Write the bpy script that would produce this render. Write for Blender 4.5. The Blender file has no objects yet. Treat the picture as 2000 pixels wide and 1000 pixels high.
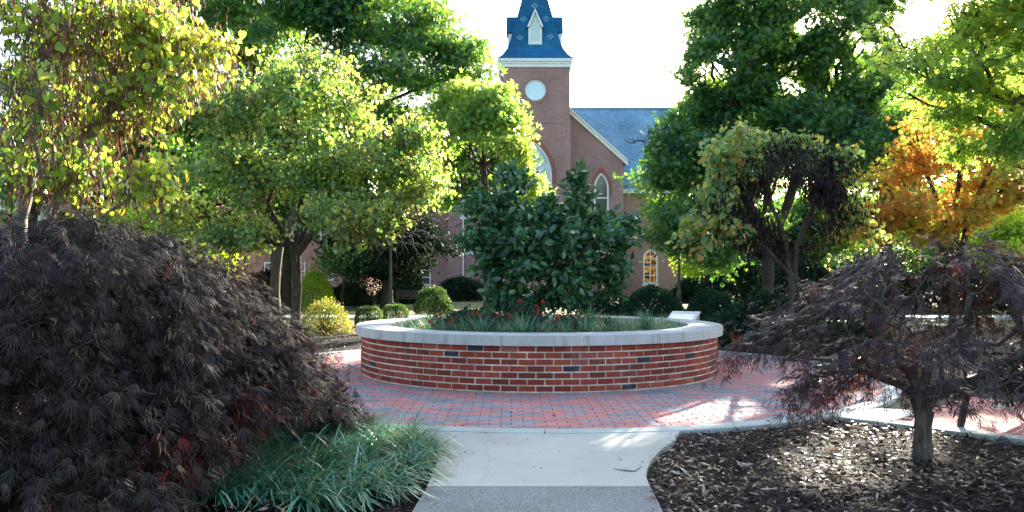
import bpy, math, random
import numpy as np
from mathutils import Vector
rng = np.random.default_rng(7)
random.seed(7)
F, V0, HC = 1555.6, 546.0, 1.293
scene = bpy.context.scene
COL = scene.collection
PI = math.pi

def P(u, v, Y):            # real-world point at depth Y that the survey of the photo gives
    return ((u-1000)*Y/F, Y, HC+(V0-v)*Y/F)
def G(u, v):
    Y = F*HC/(v-V0); return ((u-1000)*Y/F, Y, 0.0)

# ------------------------------------------------------------------ materials
def new_mat(name):
    m = bpy.data.materials.new(name); m.use_nodes = True
    nt = m.node_tree; nt.nodes.clear()
    return m, nt
def N(nt, t, **kw):
    n = nt.nodes.new(t)
    for k, v in kw.items():
        if k in n.inputs: n.inputs[k].default_value = v
        else: setattr(n, k, v)
    return n
def L(nt, a, b): nt.links.new(a, b)
def c4(c): return (c[0], c[1], c[2], 1.0)
def ramp(nt, fac, stops, interp='LINEAR'):
    r = nt.nodes.new('ShaderNodeValToRGB'); r.color_ramp.interpolation = interp
    cr = r.color_ramp
    while len(cr.elements) < len(stops): cr.elements.new(0.5)
    for e, (p, c) in zip(cr.elements, stops):
        e.position = p; e.color = c4(c)
    L(nt, fac, r.inputs[0]); return r.outputs[0]
def attr(nt, name='rnd'):
    a = nt.nodes.new('ShaderNodeAttribute'); a.attribute_name = name; return a.outputs['Fac']
def noise(nt, scale, detail=4, rough=.6, coord='Object', vec=None):
    n = nt.nodes.new('ShaderNodeTexNoise'); n.inputs['Scale'].default_value = scale
    n.inputs['Detail'].default_value = detail; n.inputs['Roughness'].default_value = rough
    if vec is None:
        t = nt.nodes.new('ShaderNodeTexCoord'); vec = t.outputs[coord]
    L(nt, vec, n.inputs['Vector']); return n.outputs['Fac']
def mixc(nt, fac, a, b, mode='MIX'):
    m = nt.nodes.new('ShaderNodeMix'); m.data_type = 'RGBA'; m.blend_type = mode
    for i, x in ((0, fac), (6, a), (7, b)):
        if isinstance(x, (int, float)): m.inputs[i].default_value = x
        elif isinstance(x, tuple): m.inputs[i].default_value = c4(x)
        else: L(nt, x, m.inputs[i])
    return m.outputs[2]
def finish(nt, col, rough=.7, spec=.4, bump=None, bstr=.3, bdist=.01, metal=0.0):
    p = nt.nodes.new('ShaderNodeBsdfPrincipled'); o = nt.nodes.new('ShaderNodeOutputMaterial')
    if isinstance(col, tuple): p.inputs['Base Color'].default_value = c4(col)
    else: L(nt, col, p.inputs['Base Color'])
    if isinstance(rough, (int, float)): p.inputs['Roughness'].default_value = rough
    else: L(nt, rough, p.inputs['Roughness'])
    p.inputs['Specular IOR Level'].default_value = spec
    p.inputs['Metallic'].default_value = metal
    if bump is not None:
        b = nt.nodes.new('ShaderNodeBump'); b.inputs['Strength'].default_value = bstr
        b.inputs['Distance'].default_value = bdist
        L(nt, bump, b.inputs['Height']); L(nt, b.outputs[0], p.inputs['Normal'])
    L(nt, p.outputs[0], o.inputs[0]); return p
def plain(name, c, rough=.6, spec=.4, var=.25, nscale=3.0, metal=0.0):
    m, nt = new_mat(name)
    n = noise(nt, nscale, 5)
    lo = tuple(x*(1-var) for x in c); hi = tuple(min(1, x*(1+var)) for x in c)
    finish(nt, ramp(nt, n, [(.3, lo), (.7, hi)]), rough, spec, n, .2, .01, metal)
    return m
def leafmat(name, stops, tstops, trans=.45, rough=.45, spec=.35):
    m, nt = new_mat(name)
    a = attr(nt)
    p = nt.nodes.new('ShaderNodeBsdfPrincipled'); o = nt.nodes.new('ShaderNodeOutputMaterial')
    L(nt, ramp(nt, a, stops), p.inputs['Base Color'])
    p.inputs['Roughness'].default_value = rough; p.inputs['Specular IOR Level'].default_value = spec
    t = nt.nodes.new('ShaderNodeBsdfTranslucent'); L(nt, ramp(nt, a, tstops), t.inputs['Color'])
    mx = nt.nodes.new('ShaderNodeMixShader'); mx.inputs[0].default_value = trans
    L(nt, p.outputs[0], mx.inputs[1]); L(nt, t.outputs[0], mx.inputs[2]); L(nt, mx.outputs[0], o.inputs[0])
    return m

def bricks_mat(name, c1, c2, mortar, bw=.2032, rh=.0677, ms=.010, big=(.8, 1.15)):
    m, nt = new_mat(name)
    t = nt.nodes.new('ShaderNodeTexCoord'); s = nt.nodes.new('ShaderNodeSeparateXYZ'); L(nt, t.outputs['Object'], s.inputs[0])
    ad = nt.nodes.new('ShaderNodeMath'); ad.operation = 'ADD'; L(nt, s.outputs[0], ad.inputs[0]); L(nt, s.outputs[1], ad.inputs[1])
    cb = nt.nodes.new('ShaderNodeCombineXYZ'); L(nt, ad.outputs[0], cb.inputs[0]); L(nt, s.outputs[2], cb.inputs[1])
    b = nt.nodes.new('ShaderNodeTexBrick'); L(nt, cb.outputs[0], b.inputs['Vector'])
    b.inputs['Scale'].default_value = 1.0; b.inputs['Brick Width'].default_value = bw; b.inputs['Row Height'].default_value = rh
    b.inputs['Mortar Size'].default_value = ms; b.inputs['Mortar Smooth'].default_value = .2; b.inputs['Bias'].default_value = -.1
    b.inputs['Color1'].default_value = c4(c1); b.inputs['Color2'].default_value = c4(c2); b.inputs['Mortar'].default_value = c4(mortar)
    n = noise(nt, .45, 5, .65)
    col = mixc(nt, 1.0, b.outputs[0], ramp(nt, n, [(.3, (big[0],)*3), (.7, (big[1],)*3)]), 'MULTIPLY')
    finish(nt, col, .85, .2, b.outputs['Fac'], -.4, .006)
    return m
M = {}
M['bark'] = plain('bark_brown', (.075, .058, .042), .9, .2, .45, 9)
M['bark_grey'] = plain('bark_grey', (.17, .155, .13), .9, .2, .45, 9)
M['bark_maple'] = plain('bark_silver', (.17, .165, .155), .8, .3, .5, 14)
def bark_strong(name, c):
    m, nt = new_mat(name)
    t = nt.nodes.new('ShaderNodeTexCoord'); mp = nt.nodes.new('ShaderNodeMapping'); mp.inputs['Scale'].default_value = (9, 9, 2)
    L(nt, t.outputs['Object'], mp.inputs[0])
    n = noise(nt, 3.0, 8, .7, vec=mp.outputs[0])
    col = ramp(nt, n, [(.3, tuple(x*.35 for x in c)), (.5, c), (.68, tuple(min(1, x*2.0) for x in c))])
    finish(nt, col, .9, .2, n, .9, .03); return m
M['bark_old'] = bark_strong('bark_old', (.055, .044, .034))
M['bark_lace'] = bark_strong('bark_lace', (.085, .074, .062))
# church
M['church_brick'] = bricks_mat('church_brick', (.285, .115, .090), (.165, .072, .064), (.47, .40, .38), rh=.077, ms=.010)
M['arch_brick'] = bricks_mat('arch_brick', (.28, .075, .05), (.20, .055, .04), (.34, .24, .21), bw=.09, rh=.2)
M['house_brick'] = bricks_mat('house_brick', (.30, .11, .06), (.22, .08, .05), (.4, .32, .28))
M['keystone'] = plain('keystone_red', (.42, .06, .03), .7)
M['white_paint'] = plain('white_paint', (.68, .70, .68), .5, .4, .08, 2)
M['pale_panel'] = plain('pale_panel', (.55, .74, .80), .35, .5, .06, 1.2)
M['metal_blue'] = plain('metal_blue', (.18, .27, .36), .45, .5, .15, 8)
M['black_iron'] = plain('black_iron', (.012, .012, .013), .4, .5, .3, 20)
M['bench_slat'] = plain('bench_slat', (.11, .095, .08), .6, .4, .3, 12)
M['lamp_paint'] = plain('lamp_paint', (.035, .036, .034), .45, .5, .3, 5)
M['frosted'] = plain('frosted_glass', (.45, .43, .35), .4, .5, .1, 5)

def slate(name, c1, c2, dark, bw, rh):
    m = bricks_mat(name, c1, c2, dark, bw, rh, .012, (.75, 1.25)); return m
M['slate'] = slate('slate_roof', (.18, .31, .41), (.12, .235, .34), (.06, .12, .18), .3, .19)
M['spire_slate'] = slate('spire_slate', (.012, .125, .245), (.010, .095, .20), (.006, .06, .135), .25, .16)
M['glass_dark'] = None
def glass(name, c, lit=None):
    m, nt = new_mat(name)
    n = noise(nt, 1.1, 3)
    finish(nt, ramp(nt, n, [(.3, tuple(x*.5 for x in c)), (.7, tuple(min(1, x*1.4) for x in c))]), .12, .7)
    return m
M['glass_dark'] = glass('glass_dark', (.10, .085, .085))
M['glass_lead'] = glass('glass_leaded', (.32, .44, .48))
def warm_glass():
    m, nt = new_mat('glass_warm')
    n = noise(nt, 5.0, 3)
    p = finish(nt, ramp(nt, n, [(.4, (.03, .025, .03)), (.7, (.20, .09, .03))]), .15, .7)
    L(nt, ramp(nt, n, [(.48, (0, 0, 0)), (.62, (.9, .35, .05))]), p.inputs['Emission Color']); p.inputs['Emission Strength'].default_value = .12
    return m
M['glass_warm'] = warm_glass()

def concrete(name, c, grain=0.0, warm=0.0):
    m, nt = new_mat(name)
    n1 = noise(nt, 1.3, 6, .65); n2 = noise(nt, 90, 3, .7)
    col = ramp(nt, n1, [(.25, tuple(x*.80 for x in c)), (.5, c), (.75, tuple(x*1.12 for x in c))])
    if grain:
        v = nt.nodes.new('ShaderNodeTexVoronoi'); v.inputs['Scale'].default_value = 135
        t = nt.nodes.new('ShaderNodeTexCoord'); L(nt, t.outputs['Object'], v.inputs['Vector'])
        g = ramp(nt, v.outputs['Color'], [(.25, (.62, .62, .62)), (.6, (1.0, 1.0, 1.0)), (.9, (1.6, 1.58, 1.5))])
        col = mixc(nt, grain, col, g, 'MULTIPLY')
    else:
        col = mixc(nt, .35, col, ramp(nt, n2, [(.3, (.8, .8, .8)), (.7, (1.15, 1.15, 1.15))]), 'MULTIPLY')
    vc = nt.nodes.new('ShaderNodeTexVoronoi'); vc.feature = 'DISTANCE_TO_EDGE'; vc.inputs['Scale'].default_value = .55
    tc = nt.nodes.new('ShaderNodeTexCoord'); wn_ = nt.nodes.new('ShaderNodeTexNoise'); wn_.inputs['Scale'].default_value = 2.5; wn_.inputs['Detail'].default_value = 8; L(nt, tc.outputs['Object'], wn_.inputs['Vector'])
    L(nt, mixc(nt, .22, tc.outputs['Object'], wn_.outputs['Color']), vc.inputs['Vector'])
    col = mixc(nt, ramp(nt, vc.outputs['Distance'], [(0, (.22, .22, .22)), (.0030, (0, 0, 0))]), col, tuple(x*.4 for x in c))
    # stains
    n3 = noise(nt, 5.5, 8, .75)
    col = mixc(nt, ramp(nt, n3, [(.58, (0, 0, 0)), (.78, (.45, .45, .45))]), col, tuple(x*.45 for x in c))
    finish(nt, col, .85, .25, n2, .25, .004)
    return m
M['concrete'] = concrete('concrete_light', (.42, .42, .385))
M['aggregate'] = concrete('concrete_aggregate', (.21, .22, .225), .75)
M['curb'] = concrete('concrete_curb', (.40, .44, .42))
def cap_mat():
    m, nt = new_mat('cast_stone_cap')
    t = nt.nodes.new('ShaderNodeTexCoord'); mp = nt.nodes.new('ShaderNodeMapping'); mp.inputs['Scale'].default_value = (5, 5, .4)
    L(nt, t.outputs['Object'], mp.inputs[0])
    st = noise(nt, 2.6, 7, .75, vec=mp.outputs[0]); n1 = noise(nt, 2.2, 6); n2 = noise(nt, 60, 3)
    col = ramp(nt, n1, [(.25, (.36, .365, .36)), (.7, (.50, .505, .50))])
    gg = nt.nodes.new('ShaderNodeNewGeometry'); sp = nt.nodes.new('ShaderNodeSeparateXYZ'); L(nt, gg.outputs['Normal'], sp.inputs[0])
    vert = ramp(nt, sp.outputs[2], [(.2, (1, 1, 1)), (.6, (.22, .22, .22))])
    dirt = ramp(nt, st, [(.54, (0, 0, 0)), (.74, (.8, .8, .8))])
    dm = mixc(nt, 1.0, dirt, vert, 'MULTIPLY')
    col = mixc(nt, dm, col, (.13, .125, .11))
    col = mixc(nt, .3, col, ramp(nt, n2, [(.3, (.75, .75, .75)), (.7, (1.2, 1.2, 1.2))]), 'MULTIPLY')
    finish(nt, col, .8, .3, n2, .3, .004); return m
M['cap'] = cap_mat()
M['mortar'] = plain('mortar', (.60, .56, .47), .95, .1, .38, 7)
def brick_attr(name, stops, grime=.5):
    m, nt = new_mat(name)
    a = attr(nt); n = noise(nt, 22, 6, .7); n2 = noise(nt, 3.0, 5, .6)
    col = ramp(nt, a, stops, 'LINEAR')
    col = mixc(nt, grime, col, ramp(nt, n, [(.28, (.35, .35, .38)), (.5, (1, 1, 1)), (.75, (1.35, 1.3, 1.25))]), 'MULTIPLY')
    col = mixc(nt, .5, col, ramp(nt, n2, [(.3, (.7, .7, .7)), (.7, (1.2, 1.2, 1.2))]), 'MULTIPLY')
    n4 = noise(nt, 1.1, 9, .78); n5 = noise(nt, 9.0, 6, .7)
    ef = mixc(nt, 1.0, ramp(nt, n4, [(.56, (0, 0, 0)), (.72, (1, 1, 1))]), ramp(nt, n5, [(.45, (0, 0, 0)), (.65, (.55, .55, .55))]), 'MULTIPLY')
    col = mixc(nt, ef, col, (.46, .40, .37))
    n6 = noise(nt, 2.3, 8, .75)
    col = mixc(nt, ramp(nt, n6, [(.58, (0, 0, 0)), (.74, (.6, .6, .6))]), col, (.07, .055, .045))
    finish(nt, col, .85, .25, n, .4, .004); return m
M['wall_brick'] = brick_attr('planter_brick', [(0, (.035, .035, .055)), (.035, (.045, .035, .045)), (.06, (.15, .034, .024)), (.4, (.24, .040, .026)), (.75, (.31, .056, .034)), (.97, (.34, .075, .048)), (1, (.32, .13, .12))])
M['paver'] = brick_attr('paver_brick', [(0, (.22, .22, .24)), (.26, (.29, .27, .29)), (.38, (.40, .25, .25)), (.55, (.48, .20, .185)), (1, (.58, .23, .195))], .35)
M['pad_paver'] = M['paver']
def mulch_mat():
    m, nt = new_mat('mulch')
    n = noise(nt, 28, 8, .75); n2 = noise(nt, 1.2, 4)
    col = ramp(nt, n, [(.35, (.004, .004, .005)), (.58, (.014, .012, .012)), (.76, (.04, .032, .028))])
    finish(nt, col, .9, .2, n, 1.0, .03); return m
M['mulch'] = mulch_mat()
def lawn_mat():
    m, nt = new_mat('lawn')
    n = noise(nt, 6, 8, .7); n2 = noise(nt, .35, 4)
    col = mixc(nt, ramp(nt, n2, [(.4, (0, 0, 0)), (.6, (1, 1, 1))]), ramp(nt, n, [(.3, (.03, .055, .012)), (.7, (.10, .14, .035))]), ramp(nt, n, [(.3, (.10, .085, .045)), (.7, (.20, .17, .09))]))
    finish(nt, col, .9, .2, n, .8, .03); return m
M['lawn'] = lawn_mat()
# foliage
def g(r, gg, b): return (r, gg, b)
M['lf_redbud'] = leafmat('leaf_redbud', [(0, g(.03, .10, .055)), (.4, g(.08, .19, .05)), (.75, g(.20, .30, .06)), (1, g(.36, .32, .04))], [(0, g(.14, .34, .04)), (.4, g(.46, .70, .07)), (.75, g(.82, .92, .12)), (1, g(.95, .80, .05))], .55, .40, .4)
M['lf_redbud_e'] = leafmat('leaf_redbud_thin', [(0, g(.04, .12, .07)), (.5, g(.09, .20, .09)), (.75, g(.22, .26, .07)), (.9, g(.38, .32, .05)), (1, g(.30, .14, .06))], [(0, g(.12, .30, .08)), (.6, g(.36, .55, .14)), (.85, g(.75, .72, .15)), (1, g(.7, .35, .10))], .45, .40, .4)
M['lf_redbud_mid'] = leafmat('leaf_redbud_mid', [(0, g(.022, .09, .055)), (.5, g(.06, .16, .06)), (.85, g(.18, .27, .07)), (1, g(.28, .25, .05))], [(0, g(.10, .26, .05)), (.45, g(.40, .62, .08)), (.8, g(.88, .95, .17)), (1, g(.92, .80, .12))], .46, .33, .6)  # dark stops tinted teal: skylit shade put into the leaf colour
M['lf_maple'] = leafmat('leaf_maple_green', [(0, g(.010, .055, .042)), (.5, g(.022, .10, .055)), (1, g(.08, .17, .035))], [(0, g(.04, .16, .03)), (.5, g(.20, .46, .04)), (1, g(.75, .92, .10))], .42, .33, .55)
M['lf_gum'] = leafmat('leaf_gum_green', [(0, g(.010, .060, .042)), (.5, g(.025, .11, .055)), (1, g(.08, .17, .04))], [(0, g(.04, .16, .03)), (.5, g(.18, .44, .04)), (1, g(.75, .90, .09))], .42, .33, .55)
M['lf_oak'] = leafmat('leaf_oak', [(0, g(.015, .08, .05)), (.5, g(.05, .14, .05)), (.9, g(.16, .20, .04)), (1, g(.30, .13, .03))], [(0, g(.16, .42, .06)), (.5, g(.50, .74, .10)), (.9, g(.88, .90, .18)), (1, g(.92, .50, .06))], .55, .38, .4)
M['lf_orange'] = leafmat('leaf_orange', [(0, g(.04, .09, .03)), (.3, g(.12, .15, .03)), (.55, g(.30, .15, .03)), (1, g(.40, .07, .02))],
                         [(0, g(.24, .50, .06)), (.42, g(.78, .82, .10)), (.55, g(1.0, .58, .09)), (1, g(1.0, .26, .05))], .55)
M['lf_magnolia'] = leafmat('leaf_magnolia', [(0, g(.012, .055, .028)), (.5, g(.034, .115, .055)), (.85, g(.075, .18, .065)), (.95, g(.14, .23, .04)), (1, g(.34, .24, .03))], [(0, g(.02, .10, .02)), (.93, g(.08, .28, .03)), (1, g(.5, .65, .04))], .22, .30, .65)
M['lf_purple'] = leafmat('leaf_purple', [(0, g(.014, .006, .006)), (.35, g(.032, .012, .011)), (.6, g(.022, .013, .010)), (.8, g(.020, .022, .009)), (.95, g(.060, .012, .009)), (1, g(.18, .016, .01))],
                         [(0, g(.02, .004, .004)), (.8, g(.05, .02, .008)), (1, g(.35, .03, .01))], .25, .36, .35)
M['lf_purple_r'] = leafmat('leaf_purple_right', [(0, g(.018, .007, .009)), (.3, g(.040, .013, .016)), (.55, g(.036, .015, .026)), (.8, g(.026, .021, .010)), (.93, g(.075, .014, .012)), (1, g(.26, .025, .01))],
                         [(0, g(.03, .006, .008)), (.8, g(.07, .03, .01)), (1, g(.55, .05, .02))], .25, .36, .5)
M['pod'] = leafmat('seed_pod', [(0, g(.05, .026, .02)), (1, g(.17, .085, .06))], [(0, g(.10, .04, .02)), (1, g(.35, .15, .07))], .3)
M['pod_dark'] = leafmat('seed_pod_dark', [(0, g(.006, .004, .007)), (1, g(.020, .011, .016))], [(0, g(.015, .005, .005)), (1, g(.04, .015, .015))], .12, .6, .2)
M['lf_box'] = leafmat('leaf_boxwood', [(0, g(.014, .045, .016)), (1, g(.05, .10, .028))], [(0, g(.04, .14, .02)), (1, g(.26, .40, .05))], .28)
M['lf_yew'] = leafmat('leaf_yew', [(0, g(.010, .034, .022)), (1, g(.026, .066, .036))], [(0, g(.01, .05, .01)), (1, g(.05, .13, .03))], .15, .6, .15)
M['lf_dark'] = leafmat('leaf_evergreen', [(0, g(.006, .018, .012)), (1, g(.018, .042, .02))], [(0, g(.01, .04, .01)), (1, g(.04, .10, .02))], .12, .6, .12)
M['lf_lime'] = leafmat('leaf_lime', [(0, g(.10, .18, .02)), (1, g(.28, .36, .03))], [(0, g(.4, .65, .03)), (1, g(.85, .95, .05))], .5)
M['lf_spirea'] = leafmat('leaf_spirea', [(0, g(.03, .07, .02)), (.5, g(.10, .14, .03)), (.8, g(.20, .13, .03)), (1, g(.34, .09, .03))], [(0, g(.12, .26, .03)), (.5, g(.45, .52, .06)), (.8, g(.7, .40, .06)), (1, g(.85, .22, .05))], .4)
M['blade'] = leafmat('grass_blade', [(0, g(.012, .06, .035)), (.45, g(.045, .17, .10)), (.72, g(.12, .32, .21)), (.84, g(.24, .44, .32)), (.90, g(.18, .32, .08)), (.96, g(.38, .36, .14)), (1, g(.44, .30, .16))], [(0, g(.03, .18, .06)), (.6, g(.14, .42, .16)), (1, g(.6, .6, .25))], .15, .3, .6)
M['blade_bed'] = leafmat('grass_blade_bed', [(0, g(.03, .10, .06)), (.5, g(.12, .27, .17)), (.8, g(.26, .36, .22)), (1, g(.50, .44, .28))], [(0, g(.04, .20, .06)), (.6, g(.16, .38, .14)), (1, g(.6, .55, .3))], .3, .45, .5)
M['litter'] = leafmat('litter', [(0, g(.08, .035, .02)), (.3, g(.20, .12, .08)), (.6, g(.30, .21, .16)), (.9, g(.42, .34, .28)), (.96, g(.46, .42, .37)), (1, g(.48, .12, .03))], [(0, g(.1, .05, .02)), (1, g(.4, .28, .18))], .15, .5, .45)
M['chips'] = leafmat('chips', [(0, g(.004, .004, .005)), (.7, g(.014, .011, .011)), (1, g(.06, .035, .025))], [(0, g(.01, .01, .01)), (1, g(.03, .02, .01))], .0, .8, .25)
M['shred'] = leafmat('shred', [(0, g(.012, .009, .008)), (.6, g(.06, .035, .026)), (1, g(.20, .12, .085))], [(0, g(.01, .01, .01)), (1, g(.1, .06, .04))], .05, .8, .25)
M['petal'] = leafmat('rose_petal', [(0, g(.32, .012, .010)), (1, g(.50, .02, .02))], [(0, g(.6, .02, .01)), (1, g(.9, .05, .03))], .35)

# ------------------------------------------------------------------ mesh helpers
def mesh_obj(name, verts, faces, mat, parent=None, rnd=None, smooth=False):
    """verts (n,3) array; faces (m,k) array or list of tuples"""
    me = bpy.data.meshes.new(name)
    verts = np.asarray(verts, dtype=np.float32).reshape(-1, 3)
    if isinstance(faces, np.ndarray):
        m, k = faces.shape
        me.vertices.add(len(verts)); me.vertices.foreach_set('co', verts.ravel())
        me.loops.add(m*k); me.loops.foreach_set('vertex_index', faces.astype(np.int32).ravel())
        me.polygons.add(m); me.polygons.foreach_set('loop_start', np.arange(0, m*k, k, dtype=np.int32))
        me.polygons.foreach_set('loop_total', np.full(m, k, dtype=np.int32))
        me.update(calc_edges=True)
    else:
        me.from_pydata(verts.tolist(), [], faces)
    if rnd is not None:
        a = me.attributes.new('rnd', 'FLOAT', 'POINT'); a.data.foreach_set('value', np.asarray(rnd, dtype=np.float32))
    if smooth:
        me.polygons.foreach_set('use_smooth', np.ones(len(me.polygons), dtype=bool))
    me.materials.append(mat)
    o = bpy.data.objects.new(name, me); COL.objects.link(o)
    if parent is not None: o.parent = parent; o.matrix_parent_inverse.identity()
    return o
def shift(o_verts, loc): return np.asarray(o_verts, float) - np.asarray(loc, float)

class MB:
    """collects shapes in world space, builds one mesh relative to an origin"""
    def __init__(s): s.v = []; s.f = []; s.r = []
    def add(s, vs, fs, rnd=0.5):
        b = len(s.v); s.v += [tuple(map(float, x)) for x in vs]; s.f += [tuple(b+i for i in f) for f in fs]; s.r += [rnd]*len(vs)
    def box(s, x0, x1, y0, y1, z0, z1, rnd=.5):
        s.add([(x0,y0,z0),(x1,y0,z0),(x1,y1,z0),(x0,y1,z0),(x0,y0,z1),(x1,y0,z1),(x1,y1,z1),(x0,y1,z1)],
              [(0,3,2,1),(4,5,6,7),(0,1,5,4),(1,2,6,5),(2,3,7,6),(3,0,4,7)], rnd)
    def obox(s, o, ax, ay, az, rnd=.5):      # corner-origin and three edge vectors
        o, ax, ay, az = map(np.array, (o, ax, ay, az))
        q = [o, o+ax, o+ax+ay, o+ay]; q += [p+az for p in q]
        s.add(q, [(0,3,2,1),(4,5,6,7),(0,1,5,4),(1,2,6,5),(2,3,7,6),(3,0,4,7)], rnd)
    def prism(s, poly, y0, y1, rnd=.5):       # poly in (x,z), extruded along y
        n = len(poly); vs = [(x, y0, z) for x, z in poly] + [(x, y1, z) for x, z in poly]
        s.add(vs, [tuple(range(n)), tuple(range(2*n-1, n-1, -1))] + [(i, i+n, (i+1) % n+n, (i+1) % n) for i in range(n)], rnd)
    def ringprism(s, outer, inner, y0, y1, rnd=.5, closed=True):
        n = len(outer); vs = [(x,y0,z) for x,z in outer]+[(x,y0,z) for x,z in inner]+[(x,y1,z) for x,z in outer]+[(x,y1,z) for x,z in inner]
        fs = []
        for i in range(n if closed else n-1):
            j = (i+1) % n
            fs += [(i, j, n+j, n+i), (2*n+i, 3*n+i, 3*n+j, 2*n+j), (i, 2*n+i, 2*n+j, j), (n+i, n+j, 3*n+j, 3*n+i)]
        if not closed: fs += [(0, n, 3*n, 2*n), (n-1, 3*n-1, 4*n-1, 2*n-1)]
        s.add(vs, fs, rnd)
    def flat(s, poly, z0, z1, rnd=.5):         # poly in (x,y), extruded in z
        n = len(poly); vs = [(x, y, z0) for x, y in poly]+[(x, y, z1) for x, y in poly]
        s.add(vs, [tuple(range(n-1, -1, -1)), tuple(range(n, 2*n))] + [(i, (i+1) % n, (i+1) % n+n, i+n) for i in range(n)], rnd)
    def tube(s, pts, rad, sides=8, cap=True, rnd=.5):
        pts = [np.array(p, float) for p in pts]; rings = []; n = len(pts)
        if np.isscalar(rad): rad = [rad]*n
        for i, p in enumerate(pts):
            d = pts[min(i+1, n-1)]-pts[max(i-1, 0)]; d = d/(np.linalg.norm(d)+1e-9)
            a = np.array((0, 0, 1.)) if abs(d[2]) < .9 else np.array((1., 0, 0))
            e1 = np.cross(d, a); e1 /= np.linalg.norm(e1); e2 = np.cross(d, e1)
            rings += [p+rad[i]*(math.cos(t)*e1+math.sin(t)*e2) for t in np.arange(sides)*2*PI/sides]
        fs = [(i*sides+k, i*sides+(k+1) % sides, (i+1)*sides+(k+1) % sides, (i+1)*sides+k) for i in range(n-1) for k in range(sides)]
        if cap: fs += [tuple(range(sides-1, -1, -1)), tuple(range((n-1)*sides, n*sides))]
        s.add(rings, fs, rnd)
    def build(s, name, mat, parent=None, loc=None, smooth=False):
        loc = loc if loc is not None else (tuple(parent.location) if parent is not None else (0, 0, 0))
        if parent is not None and parent.parent is not None:
            loc = tuple(np.array(parent.location)+np.array(parent.parent.location))
        o = mesh_obj(name, shift(s.v, loc), s.f, mat, parent, s.r, smooth)
        if parent is None: o.location = loc
        return o
def tag(o, label=None, cat=None, group=None, kind=None):
    if label: o['label'] = label
    if cat: o['category'] = cat
    if group: o['group'] = group
    if kind: o['kind'] = kind
    return o
def empty(name, loc, label, cat, group=None):
    o = bpy.data.objects.new(name, None); COL.objects.link(o); o.location = loc; o.empty_display_size = .2
    return tag(o, label, cat, group)
def root_copy(src, loc, label):
    c = src.copy(); COL.objects.link(c); c.location = loc; c['label'] = label
    for ch in list(src.children):
        k = ch.copy(); COL.objects.link(k); k.parent = c
        for gch in list(ch.children):
            q = gch.copy(); COL.objects.link(q); q.parent = k
    return c

# ------------------------------------------------------------------ leaf templates (x = length, y = width, z = normal)
def T(vs, fs): return np.array(vs, float), np.array(fs, int)
T_DIAMOND = T([(0,0,0),(.45,.30,.07),(1,0,-.05),(.45,-.30,.07)], [(0,2,1),(0,3,2)])
T_OVAL = T([(0,0,0),(.22,.20,.05),(.6,.24,.06),(1,0,-.12),(.6,-.24,.06),(.22,-.20,.05),(.5,0,0)],
           [(0,6,1),(1,6,2),(2,6,3),(3,6,4),(4,6,5),(5,6,0)])
T_HEART = T([(0,0,0),(-.10,.24,.05),(.10,.46,.09),(.45,.44,.07),(.78,.20,.0),(1,0,-.10),(.78,-.20,.0),(.45,-.44,.07),(.10,-.46,.09),(-.10,-.24,.05)],
            [(0,5,4),(0,4,3),(0,3,2),(0,2,1),(0,6,5),(0,7,6),(0,8,7),(0,9,8)])
def lobed(n, spread, lens, w, droop):
    vs, fs = [], []
    for i in range(n):
        a = (i/(n-1)-.5)*spread; l = lens[i]; ca, sa = math.cos(a), math.sin(a)
        b = len(vs)
        for (t, ww, z) in ((.0, 0, 0), (.4*l, w, -.03), (.4*l, -w, -.03), (l, 0, -droop)):
            vs.append((t*ca-ww*sa, t*sa+ww*ca, z))
        fs += [(b, b+2, b+1), (b+1, b+2, b+3)]
    return T(vs, fs)
T_STAR = lobed(5, 3.6, [.55, .8, 1, .8, .55], .15, .08)
T_LACE = lobed(7, 1.5, [.5, .85, .8, 1, .95, .7, .6], .026, .22)
def tassel(seed, n=8):          # a drooping run of deeply cut leaflets
    r = random.Random(seed); vs, fs = [], []
    for i in range(n):
        x0, y0, z0 = r.uniform(0, .75), r.uniform(-.10, .10), r.uniform(-.08, .08)
        a = r.uniform(-.75, .75); l = r.uniform(.30, .62); w = r.uniform(.018, .028); dz = r.uniform(-.30, .12)
        ca, sa = math.cos(a), math.sin(a); b = len(vs)
        for t, ww in ((0, 0), (.4*l, w), (.4*l, -w), (l, 0)): vs.append((x0+t*ca-ww*sa, y0+t*sa+ww*ca, z0+dz*(t/l)**1.5*l))
        fs += [(b, b+2, b+1), (b+1, b+2, b+3)]
    return T(vs, fs)
T_TASSELS = [tassel(11), tassel(23), tassel(37), tassel(51, 9)]
T_POD = T([(0,0,0),(.3,.10,.02),(.3,-.10,.02),(1,0,0)], [(0,2,1),(1,2,3)])
T_LITTER = T([(0,0,.02),(.3,.10,.06),(.3,-.11,.12),(.7,.10,.18),(.7,-.09,.05),(1,.02,.10)], [(0,2,1),(1,2,3),(2,4,3),(3,4,5)])
T_CHIP = T([(0,-.12,0),(1,-.1,.03),(.95,.12,.08),(.05,.1,.1)], [(0,1,2),(0,2,3)])
T_NEEDLE = T([(0,.06,0),(0,-.06,0),(1,0,0)], [(0,1,2)])

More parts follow.
